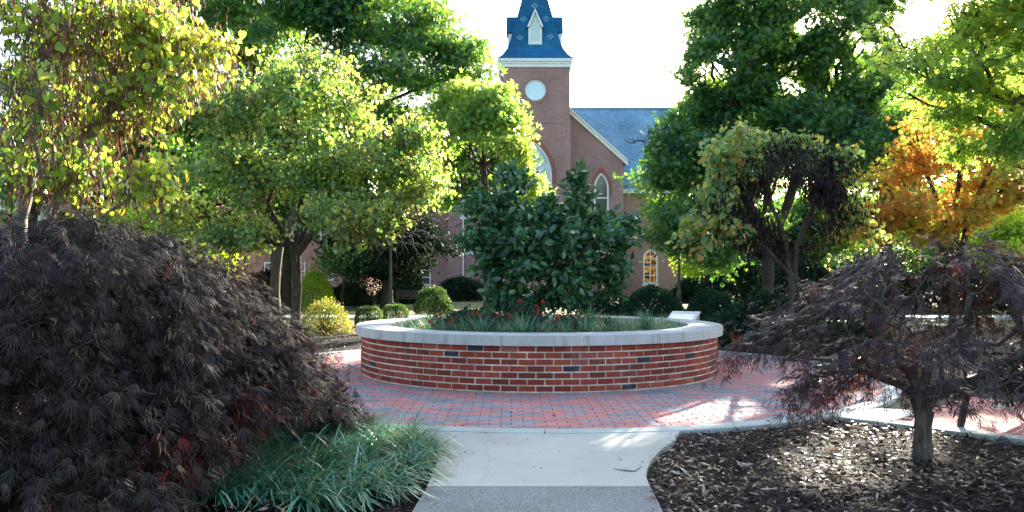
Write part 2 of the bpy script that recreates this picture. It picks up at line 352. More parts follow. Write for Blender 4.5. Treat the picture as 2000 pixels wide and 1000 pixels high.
def unit(a): return a/(np.linalg.norm(a, axis=-1, keepdims=True)+1e-9)
def wob(p, s=1.0, seed=0.0):     # cheap smooth 3-D noise in 0..1
    x, y, z = p[:, 0]*s+seed, p[:, 1]*s-seed*.7, p[:, 2]*s+seed*.3
    v = np.sin(1.7*x+1.3*np.sin(2.1*y+z))+np.sin(2.3*y-1.1*np.sin(1.9*z+x))+np.sin(2.0*z+1.2*np.sin(1.6*x-y))
    v += .5*(np.sin(4.1*x+2*y)+np.sin(3.7*y+2.5*z)+np.sin(4.3*z-1.9*x))
    return np.clip(.5+v/6.5, 0, 1)
def leaves(name, pos, dirs, nrm, size, tmpl, mat, parent, origin, clump=.4, cs=.9, bias=0.0, rnd=None):
    tv, tf = tmpl; n = len(pos)
    t = unit(dirs); s = unit(np.cross(nrm, t)); nn = np.cross(t, s)
    sz = np.asarray(size).reshape(-1, 1, 1)
    v = pos[:, None, :]+sz*(tv[None, :, 0:1]*t[:, None, :]+tv[None, :, 1:2]*s[:, None, :]+tv[None, :, 2:3]*nn[:, None, :])
    f = (tf[None]+(np.arange(n)*len(tv))[:, None, None]).reshape(-1, 3)
    if rnd is None: rnd = np.clip((1-clump)*rng.random(n)+clump*wob(pos, cs, 3.3)+bias, 0, 1)
    return mesh_obj(name, v.reshape(-1, 3)-np.array(origin), f, mat, parent, np.repeat(rnd, len(tv)))

SUNV = np.array((math.sin(math.radians(28))*math.cos(math.radians(23)), math.cos(math.radians(28))*math.cos(math.radians(23)), math.sin(math.radians(23))))
GAPS = [(1.95, 7.75, 0, .40), (1.45, 7.35, 0, .22), (.95, 6.45, 0, .20), (-3.3, 13.6, 0, 1.3), (-5.5, 16, 0, 1.6), (-2.3, 11.9, .66, .5), (4.3, 10.6, 0, .25), (3.4, 9.9, 0, .16), (-.95, 6.2, .15, .25), (2.5, 11.0, .66, .22), (2.1, 10.2, .66, .2),
        (-3.5, 22, 0, 1.2), (-1.0, 22, 0, .8), (1.25, 5.3, 0, .10), (-2.2, 9.0, 0, .5), (.2, 8.2, 0, .12)]
def open_to_sun(pos):       # leaves cut away along sun rays to shape sun patches on the ground
    keep = np.ones(len(pos), bool)
    for x, y, z, r in GAPS:
        v = pos-np.array((x, y, z)); t = v@SUNV; d = np.linalg.norm(v-t[:, None]*SUNV, axis=1)
        keep &= ~((t > 2.0) & (d < r*(.8+.5*wob(pos, 3.0, x))))
    return keep
def split_blobs(blobs, k=9, f=.36, flat=.75):
    out = []
    for b in blobs:
        c, R = np.array(b[:3]), np.array(b[3:6])
        out.append(tuple(c)+tuple(R*.55)+(.25*(R[0]*R[1]*R[2])**.5,))
        for _ in range(k):
            d = unit(rng.normal(size=3)); d[2] = abs(d[2])*.9-.25 if rng.random() < .7 else d[2]
            q = c+d*R*rng.uniform(.55, 1.08); r = R*f*rng.uniform(.5, 1.25); r = np.maximum(r, R.mean()*f*.45); r[2] *= flat
            out.append(tuple(q)+tuple(r))
            if rng.random() < .6:        # a loose spray reaching out past the clump
                q2 = c+d*R*rng.uniform(1.1, 1.32); r2 = r*.45; out.append(tuple(q2)+tuple(r2)+((r2[0]*r2[1]*r2[2])**.75*1.6,))
    return out
def blob_pts(blobs, n, shell=.55, gap=0.0, gs=1.3, seed=0.0, flat_low=False):
    """blobs: (x,y,z,rx,ry,rz[,weight])"""
    B = np.array([b[:6] for b in blobs]); w = np.array([b[6] if len(b) > 6 else (b[3]*b[4]*b[5])**.75 for b in blobs]); w = w/w.sum()
    out = []
    while sum(map(len, out)) < n:
        k = rng.choice(len(B), n*2, p=w)
        d = unit(rng.normal(size=(n*2, 3))); r = rng.random(n*2)**(1/3.)
        r = shell+(1-shell)*r if shell < 1 else r
        r = np.where(rng.random(n*2) < .3, rng.random(n*2)**.5, r)
        p = B[k, :3]+d*r[:, None]*B[k, 3:6]
        keep = wob(p, gs, seed) > gap
        out.append(p[keep])
        if gap > .9: break
    return np.concatenate(out)[:n]

def skeleton(trunks, targets, w=.35, seg=.35, bow=.08, jit=.04):
    """trunks: list of polylines (first point shared base).  returns nodes, parent, tips idx, trunk count"""
    nodes, par, pl = [], [], []
    for ti, path in enumerate(trunks):
        prev = -1 if ti == 0 else 0
        for i, p in enumerate(path):
            if ti > 0 and i == 0: continue
            p = np.array(p, float)
            if prev >= 0:
                a = nodes[prev]; d = np.linalg.norm(p-a); m = max(1, int(d/seg))
                for j in range(1, m+1):
                    q = a+(p-a)*j/m+(rng.normal(size=3)*jit*.5 if j < m else 0)
                    nodes.append(q); par.append(prev); pl.append(pl[prev]+d/m); prev = len(nodes)-1
            else:
                nodes.append(p); par.append(-1); pl.append(0.0); prev = 0
    ntr = len(nodes)
    cap = ntr+len(targets)*40+10
    A = np.zeros((cap, 3)); A[:ntr] = nodes; PL = np.zeros(cap); PL[:ntr] = pl; PAR = np.full(cap, -1); PAR[:ntr] = par
    n = ntr; hmin = max(1, int(ntr*.35)) if len(trunks) == 1 else 1
    top = A[ntr-1]
    order = np.argsort(np.linalg.norm(targets-A[ntr//2], axis=1))
    tips = []
    for ti in order:
        p = targets[ti]
        c = np.linalg.norm(A[hmin:n]-p, axis=1)+w*PL[hmin:n]+.6*np.maximum(0, A[hmin:n, 2]-p[2])*(bow >= 0)
        k = int(np.argmin(c))+hmin; a = A[k]; d = np.linalg.norm(p-a); m = max(1, min(30, int(math.ceil(d/seg))))
        prev = k
        for j in range(1, m+1):
            t = j/m; q = a+(p-a)*t; q = q+np.array((0, 0, 1.))*bow*d*4*t*(1-t)
            if j < m: q = q+rng.normal(size=3)*jit
            A[n] = q; PAR[n] = prev; PL[n] = PL[prev]+d/m; prev = n; n += 1
            if n >= cap-2: break
        tips.append(n-1)
        if n >= cap-35: break
    return A[:n].copy(), PAR[:n].copy(), np.array(tips), ntr
def radii(A, PAR, tips, r0, rtip, e=2.1):
    acc = np.zeros(len(A)); acc[tips] = 1.0
    for i in range(len(A)-1, 0, -1):
        if PAR[i] >= 0: acc[PAR[i]] += acc[i]
    acc = np.maximum(acc, 1)
    r = (acc/acc[0])**(1/e)*r0
    return np.maximum(r, rtip)
def branch_mesh(name, A, PAR, R, mat, parent, origin, base_flare=1.25, sides=6, lump=.0):
    ch = np.arange(1, len(A)); pa = PAR[ch]; ok = pa >= 0; ch, pa = ch[ok], pa[ok]
    d = unit(A[ch]-A[pa])
    nd = np.zeros_like(A); nd[ch] = d; nd[0] = (0, 0, 1)
    # ring at the parent end: use parent direction when this is its thickest child
    best = {}
    for c, p in zip(ch, pa):
        if p not in best or R[c] > R[best[p]]: best[p] = c
    main = np.array([best[p] == c for c, p in zip(ch, pa)])
    def frame(dv):
        a = np.where(np.abs(dv[:, 2:3]) < .9, np.array((0, 0, 1.)), np.array((1., 0, 0)))
        e1 = unit(np.cross(dv, a)); return e1, np.cross(dv, e1)
    dpar = np.where(main[:, None], nd[pa], d)
    rp = np.where(main, R[pa], np.minimum(R[pa], R[ch]*1.25)); rc = R[ch]
    ang = np.arange(sides)*2*PI/sides; ca, sa = np.cos(ang)[None, :, None], np.sin(ang)[None, :, None]
    e1, e2 = frame(dpar); f1, f2 = frame(d)
    # keep frames aligned
    flip = (np.sum(e1*f1, 1) < 0); e1[flip] *= -1; e2[flip] *= -1
    lum = 1+lump*rng.normal(size=(len(ch), sides, 1)) if lump else 1
    ringp = A[pa][:, None]+rp[:, None, None]*(ca*e1[:, None]+sa*e2[:, None])
    ringc = (A[ch]+d*rc[:, None]*.35)[:, None]+rc[:, None, None]*(ca*f1[:, None]+sa*f2[:, None])*lum
    v = np.concatenate([ringp, ringc], 1).reshape(-1, 3)
    k = np.arange(sides); q = np.stack([k, (k+1) % sides, (k+1) % sides+sides, k+sides], 1)
    f = (q[None]+(np.arange(len(ch))*2*sides)[:, None, None]).reshape(-1, 4)
    return mesh_obj(name, v-np.array(origin), f, mat, parent, None, True)

def tree(kind, label, cat, trunks, r0, blobs, ntgt, specs, group=None, bark='bark', w=.35, seg=.4, bow=.08, jit=.05,
         rtip=.006, shell=.5, gap=.0, gs=1.0, seed=0.0, sides=6, e=2.1, targets=None, lump=0.0, sub=9):
    base = tuple(trunks[0][0])
    root = empty(kind, base, label, cat, group)
    tg = blob_pts(split_blobs(blobs, sub), ntgt, .15, gap*.7, gs, seed) if targets is None else targets
    tg = tg[tg[:, 2] > .12]
    A, PAR, tips, ntr = skeleton(trunks, tg, w, seg, bow, jit)
    R = radii(A, PAR, tips, r0, rtip, e)
    R[0] *= 1.35
    branch_mesh('trunk', A, PAR, R, M[bark], root, base, sides=sides, lump=lump)
    tp = A[tips]; td = unit(A[tips]-A[PAR[tips]])
    for s in specs:
        sel = np.ones(len(tp), bool)
        if 'where' in s: sel = s['where'](tp)
        P0, D0 = tp[sel], td[sel]
        n = s['n']; idx = rng.integers(0, len(P0), n)
        sp = np.array(s.get('spread', (.3, .3, .25)))
        back = rng.random((n, 1))*s.get('back', .4)
        pos = P0[idx]-D0[idx]*back+rng.normal(size=(n, 3))*sp
        ctr = np.mean(A[:, :], axis=0)
        out = unit(pos-np.array((ctr[0], ctr[1], pos[:, 2].mean()*.7)))
        dr = rng.normal(size=(n, 3))*s.get('dj', .7)+out*s.get('out', .5)+np.array((0, 0, -s.get('droop', .5)))
        nr = rng.normal(size=(n, 3))*s.get('nj', .6)+np.array((0, 0, 1.))*s.get('up', .25)+out*.3
        if 'cut' in s:
            k = s['cut'](pos); pos, dr, nr = pos[k], dr[k], nr[k]; n = len(pos)
        k = (pos[:, 2] > s.get('zmin', .05)) & open_to_sun(pos); pos, dr, nr = pos[k], dr[k], nr[k]; n = len(pos)
        sz = s['size']*(1+.3*rng.normal(size=n).clip(-1.6, 1.6))
        leaves(s['name'], pos, dr, nr, sz, s['t'], M[s['m']], root, base, s.get('clump', .4), s.get('cs', .9), s.get('bias', 0))
    return root

def pb(u, v, Y, ru, rv, ry):     # blob from picture measures in px, at depth Y
    x, y, z = P(u, v, Y); return (x, y, z, ru*Y/F, ry, rv*Y/F)

# ------------------------------------------------------------------ camera, light, world
cam = bpy.data.cameras.new('camera'); cam.lens = 28; cam.sensor_width = 36; cam.shift_y = 46/2000.; cam.clip_end = 3000; cam.clip_start = .05
co = bpy.data.objects.new('camera', cam); COL.objects.link(co); co.location = (0, 0, HC); co.rotation_euler = (PI/2, 0, 0)
scene.camera = co
SUN_AZ, SUN_EL = math.radians(28), math.radians(23)     # az: from +Y towards +X
sd = bpy.data.lights.new('sun', 'SUN'); sd.energy = 5.0; sd.angle = math.radians(.6); sd.color = (1, .93, .78)
so = bpy.data.objects.new('sun', sd); COL.objects.link(so)
sdir = Vector((math.sin(SUN_AZ)*math.cos(SUN_EL), math.cos(SUN_AZ)*math.cos(SUN_EL), math.sin(SUN_EL)))
so.rotation_euler = sdir.to_track_quat('Z', 'Y').to_euler(); so.location = (10, 30, 20)
wd = bpy.data.worlds.new('World'); scene.world = wd; wd.use_nodes = True
wn = wd.node_tree; wn.nodes.clear()
sky = wn.nodes.new('ShaderNodeTexSky'); sky.sky_type = 'NISHITA'; sky.sun_disc = False
sky.sun_elevation = SUN_EL; sky.sun_rotation = SUN_AZ; sky.altitude = 100; sky.air_density = 1.2; sky.dust_density = 2.6; sky.ozone_density = 1.2
bg = wn.nodes.new('ShaderNodeBackground'); bg.inputs[1].default_value = .105
wo = wn.nodes.new('ShaderNodeOutputWorld'); wn.links.new(sky.outputs[0], bg.inputs[0]); wn.links.new(bg.outputs[0], wo.inputs[0])
scene.view_settings.view_transform = 'Standard'; scene.view_settings.look = 'None'
scene.view_settings.exposure = 2.5; scene.view_settings.gamma = 1.0
scene.cycles.max_bounces = 6; scene.cycles.diffuse_bounces = 3; scene.cycles.transparent_max_bounces = 8

# ------------------------------------------------------------------ ground
CX, CY = .38, 11.59; RW = 2.533; RC = 2.60; RIN = 2.13; ZT = .663; ZB = .535
PX, PY, PR = .38, 11.30, 4.62
def ring_poly(cx, cy, r, n=96, a0=0, a1=2*PI): return [(cx+r*math.cos(a0+(a1-a0)*i/n), cy+r*math.sin(a0+(a1-a0)*i/n)) for i in range(n+1 if a1-a0 < 2*PI-1e-6 else n)]
mb = MB(); mb.add([(-900, -40, -.10), (900, -40, -.10), (900, 1800, -.10), (-900, 1800, -.10)], [(0, 1, 2, 3)])
tag(mb.build('lawn', M['lawn']), kind='structure')
def grid(name, x0, x1, y0, y1, step, zf, mat):
    xs = np.arange(x0, x1+step, step); ys = np.arange(y0, y1+step, step); X, Y = np.meshgrid(xs, ys)
    p = np.stack([X.ravel(), Y.ravel(), np.zeros(X.size)], 1); p[:, 2] = zf(p)
    nx, ny = len(xs), len(ys); i = np.arange(ny-1)[:, None]*nx+np.arange(nx-1)[None]
    f = np.stack([i, i+1, i+nx+1, i+nx], -1).reshape(-1, 4)
    return mesh_obj(name, p, f, mat, smooth=True)
def mulch_z(p):
    z = -.040+.022*(wob(p, 3.0, 1.0)-.5)+.014*(wob(p, 13., 5.)-.5)+.010*rng.normal(size=len(p)).clip(-1.5, 1.5)*.5
    return np.minimum(z, -.012)
o = grid('mulch_bed', -9, 9, 1.2, 10.5, .045, mulch_z, M['mulch']); tag(o, kind='structure')
o = grid('mulch_bed', -16, 16, 10.5, 22.5, .12, mulch_z, M['mulch']); tag(o, kind='structure')

# paved ring
mb = MB(); mb.flat(ring_poly(PX, PY, PR-.08, 128), -.12, -.012); tag(mb.build('paving_bed', M['mulch']), kind='structure')
mb = MB(); rnd = random.Random(3)
L_, W_ = .2032, .1016; gp = .0062; row = 0; y = PY-PR
while y < PY+PR:
    off = (row % 2)*L_/2+rnd.uniform(-.006, .006); x = PX-PR-L_+off-.03
    while x < PX+PR+L_:
        cx, cy = x+L_/2, y+W_/2; d = math.hypot(cx-PX, cy-PY); dp = math.hypot(cx-CX, cy-CY)
        if d < PR-.12 and dp > RW-.16:
            r = rnd.random(); z = rnd.uniform(-.0015, .0015); b = .003
            r = max(0, min(1, r*.85+.15*math.sin(x*1.3+y*.9)))
            x0, x1, y0, y1 = x+gp/2, x+L_-gp/2, y+gp/2, y+W_-gp/2
            mb.add([(x0,y0,-.03),(x1,y0,-.03),(x1,y1,-.03),(x0,y1,-.03),(x0,y0,z-b),(x1,y0,z-b),(x1,y1,z-b),(x0,y1,z-b),
                    (x0+b,y0+b,z),(x1-b,y0+b,z),(x1-b,y1-b,z),(x0+b,y1-b,z)],
                   [(0,1,5,4),(1,2,6,5),(2,3,7,6),(3,0,4,7),(4,5,9,8),(5,6,10,9),(6,7,11,10),(7,4,8,11),(8,9,10,11)], r)
        x += L_
    y += W_; row += 1
tag(mb.build('brick_paving', M['paver']), kind='structure')
# curb ring (segments with joints)
mb = MB(); nseg = 22
for k in range(nseg):
    a0 = 2*PI*k/nseg+.0010+.12; a1 = 2*PI*(k+1)/nseg-.0010+.12; n = 10
    o_ = [(PX+PR*math.cos(a0+(a1-a0)*i/n), PY+PR*math.sin(a0+(a1-a0)*i/n)) for i in range(n+1)]
    i_ = [(PX+(PR-.20)*math.cos(a0+(a1-a0)*i/n), PY+(PR-.20)*math.sin(a0+(a1-a0)*i/n)) for i in range(n+1)]
    i2 = [(PX+(PR-.192)*math.cos(a0+(a1-a0)*i/n), PY+(PR-.192)*math.sin(a0+(a1-a0)*i/n)) for i in range(n+1)]
    o2 = [(PX+(PR-.008)*math.cos(a0+(a1-a0)*i/n), PY+(PR-.008)*math.sin(a0+(a1-a0)*i/n)) for i in range(n+1)]
    m = n+1; vs = [(x, y, -.12) for x, y in o_]+[(x, y, .0) for x, y in o_]+[(x, y, .007) for x, y in o2]+[(x, y, .007) for x, y in i2]+[(x, y, -.02) for x, y in i_]
    fs = [(j*m+i, j*m+i+1, (j+1)*m+i+1, (j+1)*m+i) for j in range(4) for i in range(n)]
    fs += [tuple(j*m for j in range(5)), tuple(j*m+n for j in range(4, -1, -1))]
    mb.add(vs, fs)
tag(mb.build('curb', M['curb']), kind='structure')
# walk from the camera to the ring
def smooth_poly(pts, n=8):
    out = []; m = len(pts)
    for i in range(m-1):
        p0, p1, p2, p3 = [np.array(pts[max(0, min(m-1, k))]) for k in (i-1, i, i+1, i+2)]
        for t in np.arange(n)/n:
            out.append(tuple(.5*((2*p1)+(-p0+p2)*t+(2*p0-5*p1+4*p2-p3)*t*t+(-p0+3*p1-3*p2+p3)*t**3)))
    out.append(tuple(pts[-1])); return out
rightedge = smooth_poly([(.865, 4.985), (.885, 5.25), (.96, 5.58), (1.13, 6.05), (1.30, 6.40), (1.44, 6.83)])
leftedge = smooth_poly([(-.53, 4.985), (-.53, 5.4), (-.54, 5.9), (-.62, 6.25), (-.80, 6.55), (-.98, 6.92)])
front = [(PX+(PR+.004)*math.cos(a), PY+(PR+.004)*math.sin(a)) for a in np.linspace(math.atan2(6.83-PY, 1.44-PX), math.atan2(6.92-PY, -.98-PX), 24)]
mb = MB(); mb.flat(rightedge[:-1]+front+leftedge[::-1][1:], -.12, .0)
tag(mb.build('concrete_walk', M['concrete']), kind='structure')
mb = MB(); mb.flat([(.80, -1), (.84, 4.4), (.865, 4.972), (-.53, 4.972), (-.56, 4.4), (-.60, -1)], -.12, -.002)
tag(mb.build('aggregate_walk', M['aggregate']), kind='structure')
# walk to the left beyond the ring, and the far path
mb = MB(); mb.flat([(-3.95, 12.1), (-3.35, 14.0), (-15, 15.2), (-15, 13.2)], -.12, -.003)
tag(mb.build('side_walk', M['concrete']), kind='structure')
mb = MB(); mb.flat([(-30, 27.2), (20, 27.6), (20, 29.4), (-30, 29.6)], -.12, -.02)
tag(mb.build('far_path', M['concrete']), kind='structure')
# bench pad right
A_ = np.array((.70, -.714)); B_ = np.array((.714, .70)); O_ = np.array((3.02, 7.52))
def pq(a, b): q = O_+A_*a+B_*b; return (float(q[0]), float(q[1]))
mb = MB(); mb.flat([pq(-.1, 0), pq(4.4, 0), pq(4.4, .17), pq(-.1, .17)], -.12, .006)
mb.flat([pq(-.1, .172), pq(.50, .172), pq(.50, .95), pq(.15, .80)], -.12, .005)
tag(mb.build('pad_border', M['curb']), kind='structure')
mb = MB(); r = 0; b = .178
while b < 2.3:
    a = .50+(r % 2)*.1+(0 if b > .95 else .004)
    while a < 4.3:
        p0 = pq(a+.002, b+.002); 
        q0, q1, q2, q3 = pq(a+.002, b+.002), pq(a+.201, b+.002), pq(a+.201, b+.0996), pq(a+.002, b+.0996)
        mb.flat([q0, q1, q2, q3], -.05, rnd.uniform(-.001, .001), rnd.random()*.5+.45)
        a += .2032
    b += .1016; r += 1
tag(mb.build('pad_paving', M['pad_paver']), kind='structure')

# ------------------------------------------------------------------ planter
pl = empty('brick_planter', (CX, CY, 0), 'big round red brick planter with pale stone cap in the middle of the brick circle', 'planter')
mb = MB()
n = 128; prof = [(RW-.010, -.05), (RW-.010, ZB+.004), (RW-.22, ZB+.004), (RW-.22, -.05)]
vs = [(CX+r*math.cos(2*PI*i/n), CY+r*math.sin(2*PI*i/n), z) for i in range(n) for r, z in prof]
fs = [(i*4+k, ((i+1) % n)*4+k, ((i+1) % n)*4+(k+1) % 4, i*4+(k+1) % 4) for i in range(n) for k in range(4)]
mb.add(vs, fs); mb.build('mortar_core', M['mortar'], pl)
mb = MB(); nb = 78; rh = .0757; jt = .0165
for c in range(-1, 7):
    z0 = ZB-(c+1)*rh+jt*.1 if False else ZB-.004-(6-c)*rh-rh+jt; z1 = z0+rh-jt
    for k in range(nb):
        a0 = 2*PI*(k+.5*(c % 2))/nb+rnd.uniform(-.0006, .0006); a1 = a0+2*PI/nb-jt*.9/RW
        r = rnd.random(); ro = RW+rnd.uniform(-.0025, .0015); s = .003; dz = rnd.uniform(-.001, .001)
        def q(a, rr, z): return (CX+rr*math.cos(a), CY+rr*math.sin(a), z+dz)
        da = s/RW; am = (a0+a1)/2
        ri = RW-.03
        vs = [q(a0, ri, z0), q(a1, ri, z0), q(a1, ri, z1), q(a0, ri, z1), q(a0, ro-s, z0), q(a1, ro-s, z0), q(a1, ro-s, z1), q(a0, ro-s, z1),
              q(a0+da, ro, z0+s), q(am, ro, z0+s), q(a1-da, ro, z0+s), q(a1-da, ro, z1-s), q(am, ro, z1-s), q(a0+da, ro, z1-s)]
        fs = [(0,1,5,4),(1,2,6,5),(2,3,7,6),(3,0,4,7),(4,5,10,9,8),(5,6,11,10),(6,7,13,12,11),(7,4,8,13),(8,9,12,13),(9,10,11,12)]
        if z1 > .0: mb.add(vs, fs, r)
mb.build('brick_wall', M['wall_brick'], pl)
mbj = MB()
for k in range(16):
    mb = MB(); n = 14
    a0 = math.radians(-90+9+22.5*k)+.0034; a1 = math.radians(-90+9+22.5*(k+1))-.0034; c = .006
    prof = [(RIN, ZB+.006), (RC, ZB+.006), (RC, ZT-c), (RC-c, ZT), (RIN+c, ZT), (RIN, ZT-c)]
    m = len(prof); dz = rnd.uniform(-.0012, .0012); dr = rnd.uniform(-.003, .003)
    vs = [(CX+(r+dr)*math.cos(a0+(a1-a0)*i/n), CY+(r+dr)*math.sin(a0+(a1-a0)*i/n), z+dz) for i in range(n+1) for r, z in prof]
    fs = [(i*m+j, i*m+(j+1) % m, (i+1)*m+(j+1) % m, (i+1)*m+j) for i in range(n) for j in range(m)]
    fs += [tuple(range(m-1, -1, -1)), tuple(range(n*m, (n+1)*m))]
    mb.add(vs, fs); mb.build('cap_stone', M['cap'], pl)
    am = a0-.0034; w2 = .0040
    vs = [(CX+r*math.cos(am+s*w2/1.2), CY+r*math.sin(am+s*w2/1.2), z) for s in (-1, 1) for r, z in [(RIN+.003, ZB+.01), (RC-.006, ZB+.01), (RC-.006, ZT-.006), (RIN+.003, ZT-.006)]]
    mbj = MB(); mbj.add(vs, [(0,1,2,3),(7,6,5,4),(0,4,5,1),(1,5,6,2),(2,6,7,3),(3,7,4,0)]); mbj.build('mortar_joint', M['mortar'], pl)
def soil_z(p):
    d = np.hypot(p[:, 0]-CX, p[:, 1]-CY); return .57+.07*np.clip(1-d/2.1, 0, 1)+.02*(wob(p, 9.)-.5)
nn = 60; pts = [(CX, CY, 0)]; fs = []
for j in range(1, 15):
    rr = RIN*1.02*j/14
    for i in range(nn): pts.append((CX+rr*math.cos(2*PI*i/nn), CY+rr*math.sin(2*PI*i/nn), 0))
fs = [(0, 1+i, 1+(i+1) % nn) for i in range(nn)]+[(1+(j-1)*nn+i, 1+j*nn+i, 1+j*nn+(i+1) % nn, 1+(j-1)*nn+(i+1) % nn) for j in range(1, 14) for i in range(nn)]
pts = np.array(pts, float); pts[:, 2] = soil_z(pts)
o = mesh_obj('planter_soil', pts-np.array((CX, CY, 0)), fs, M['mulch'], pl)

# ------------------------------------------------------------------ blades
def blades(name, base, az, ln, lean, width, mat, parent, origin, curl=1.0, segs=4, rnd=None):
    """arching strap leaves.  base (n,3), az heading, lean 0..1 how far it flops"""
    n = len(base); t = np.linspace(0, 1, segs+1)[None, :]
    h = np.stack([np.cos(az), np.sin(az), np.zeros(n)], 1); s = np.stack([-np.sin(az), np.cos(az), np.zeros(n)], 1)
    th = (PI/2-lean[:, None]*.5)-curl*lean[:, None]*t*1.9        # slope angle along the blade
    dl = ln[:, None]/segs
    hx = np.cumsum(np.cos(th)*dl, 1)-np.cos(th[:, :1])*dl; hz = np.cumsum(np.sin(th)*dl, 1)-np.sin(th[:, :1])*dl
    wv = width[:, None]*np.sin(PI*np.clip(t*.86+.14, 0, 1))**.7
    wv[:, -1] = width*.12
    c = base[:, None, :]+h[:, None, :]*hx[..., None]+np.array((0, 0, 1.))*hz[..., None]
    l = c-s[:, None]*wv[..., None]/2; r = c+s[:, None]*wv[..., None]/2
    v = np.stack([l, r], 2).reshape(n, -1, 3)
    k = np.arange(segs); q = np.stack([2*k, 2*k+1, 2*k+3, 2*k+2], 1)
    f = (q[None]+(np.arange(n)*2*(segs+1))[:, None, None]).reshape(-1, 4)
    if rnd is None: rnd = rng.random(n)
    v[..., 2] = np.maximum(v[..., 2], origin[2]+.003 if parent is None else -10)
    return mesh_obj(name, v.reshape(-1, 3)-np.array(origin), f, mat, parent, np.repeat(rnd, 2*(segs+1)), True)
# liriope drift left of the walk
nT = 400
tx = []
while len(tx) < nT:
    x, y = rng.uniform(-2.2, -.35), rng.uniform(4.45, 7.05)
    xr = -.58-.10*(abs(y-5.6)) - max(0, y-6.2)*.75
    if x < xr-.02 and y > 4.62+.10*math.sin(x*7)+max(0, (-1.6-x))*.12 and math.hypot(x-PX, y-PY) > PR+.08: tx.append((x, y))
tx = np.array(tx); K = 18
b = np.repeat(tx, K, 0); n = len(b)
base = np.column_stack([b+rng.normal(size=(n, 2))*.022, np.full(n, -.03)])
az0 = np.repeat(rng.uniform(0, 2*PI, nT), K)
az = rng.uniform(0, 2*PI, n); k = rng.random(n) < .72; az[k] = rng.normal(-.6, .75, k.sum())     # combed towards the walk
o = blades('liriope', base, az, rng.uniform(.20, .44, n), rng.uniform(.5, 1.25, n), rng.uniform(.008, .0135, n), M['blade'], None, (0, 0, -.03),
           rnd=np.clip(rng.random(n)*.75+.25*np.repeat(rng.random(nT), K)+.02+(rng.random(n) > .95)*.4, 0, 1))
tag(o, kind='stuff')
# tufts along the planter
def tuft(x, y, n, ln, wid, label, mat='blade_bed', kind='grass_tuft', cat='grass tuft', z=None, lean=(.2, 1.0), group='grass tufts round the planter rim'):
    z = float(soil_z(np.array([[x, y, 0]]))[0])-.01 if z is None else z
    base = np.column_stack([x+rng.normal(size=n)*.035, y+rng.normal(size=n)*.035, np.full(n, z)])
    o = blades(kind, base, rng.uniform(0, 2*PI, n), ln*rng.uniform(.55, 1.1, n), rng.uniform(lean[0], lean[1], n), wid*rng.uniform(.7, 1.2, n), M[mat], None, (x, y, z))
    o.location = (x, y, z); tag(o, label, cat, group); return o
spots = [(795, 'a'), (838, 'b'), (880, 'c'), (925, 'd'), (968, 'e'), (1010, 'f'), (1055, 'g'), (1098, 'h'), (1140, 'i'), (1182, 'j'), (1225, 'k'), (1268, 'l'), (1300, 'm')]
tl = ['wispy pale grass tuft at the far left end of the planter', 'low pale grass tuft second from the left end of the planter', 'feathery grass tuft left of the tall dark spiky one in the planter',
      'tall dark green spiky grass tuft in the left front of the planter', 'fine arching grass tuft just right of the tallest left spiky tuft', 'dark spiky tuft left of the middle of the planter front',
      'low pale tuft under the red roses at the middle of the planter front', 'short straw coloured tuft right of the middle of the planter front', 'green upright tuft in front of the rose cluster on the right',
      'spreading green grass tuft below the right side of the magnolia', 'pale low grass tuft between two green ones at the right of the planter', 'upright tuft with tall seed stems near the right end of the planter',
      'small drooping grass tuft at the right end beside the slanted sign']
for (u, _), lb in zip(spots, tl):
    dark = _ in 'dfil'
    th = math.asin(max(-1, min(1, (u-1051)/305.))); rr = 1.82 if not dark else 1.88
    x = CX+rr*math.sin(th); y = CY-rr*math.cos(th)
    tuft(x, y, 250 if dark else 230, .40 if dark else .32, .007 if dark else .005, lb, 'blade' if dark else 'blade_bed')
for i, th in enumerate((-1.9, -1.5, 1.55, 1.95, -2.6, 2.6)):
    x = CX+1.8*math.sin(th); y = CY-1.8*math.cos(th)
    tuft(x, y, 170, .27, .005, ['pale grass tuft on the far left side of the planter behind the cap', 'low tuft inside the left edge of the planter', 'low tuft inside the right edge of the planter',
         'pale grass tuft on the far right side of the planter near the sign', 'grass tuft at the back left of the planter', 'grass tuft at the back right of the planter'][i])
# low fine grass carpet in planter
n = 10000; a = rng.uniform(0, 2*PI, n); rr = RIN*.985*np.sqrt(rng.uniform(.42, 1, n)); x = CX+rr*np.cos(a); y = CY+rr*np.sin(a)
base = np.column_stack([x, y, soil_z(np.column_stack([x, y, x*0]))-.01])
o = blades('planter_grass', base, rng.uniform(0, 2*PI, n), rng.uniform(.10, .26, n), rng.uniform(.3, 1.2, n), rng.uniform(.003, .006, n), M['blade_bed'], None, (0, 0, 0)); tag(o, kind='stuff')
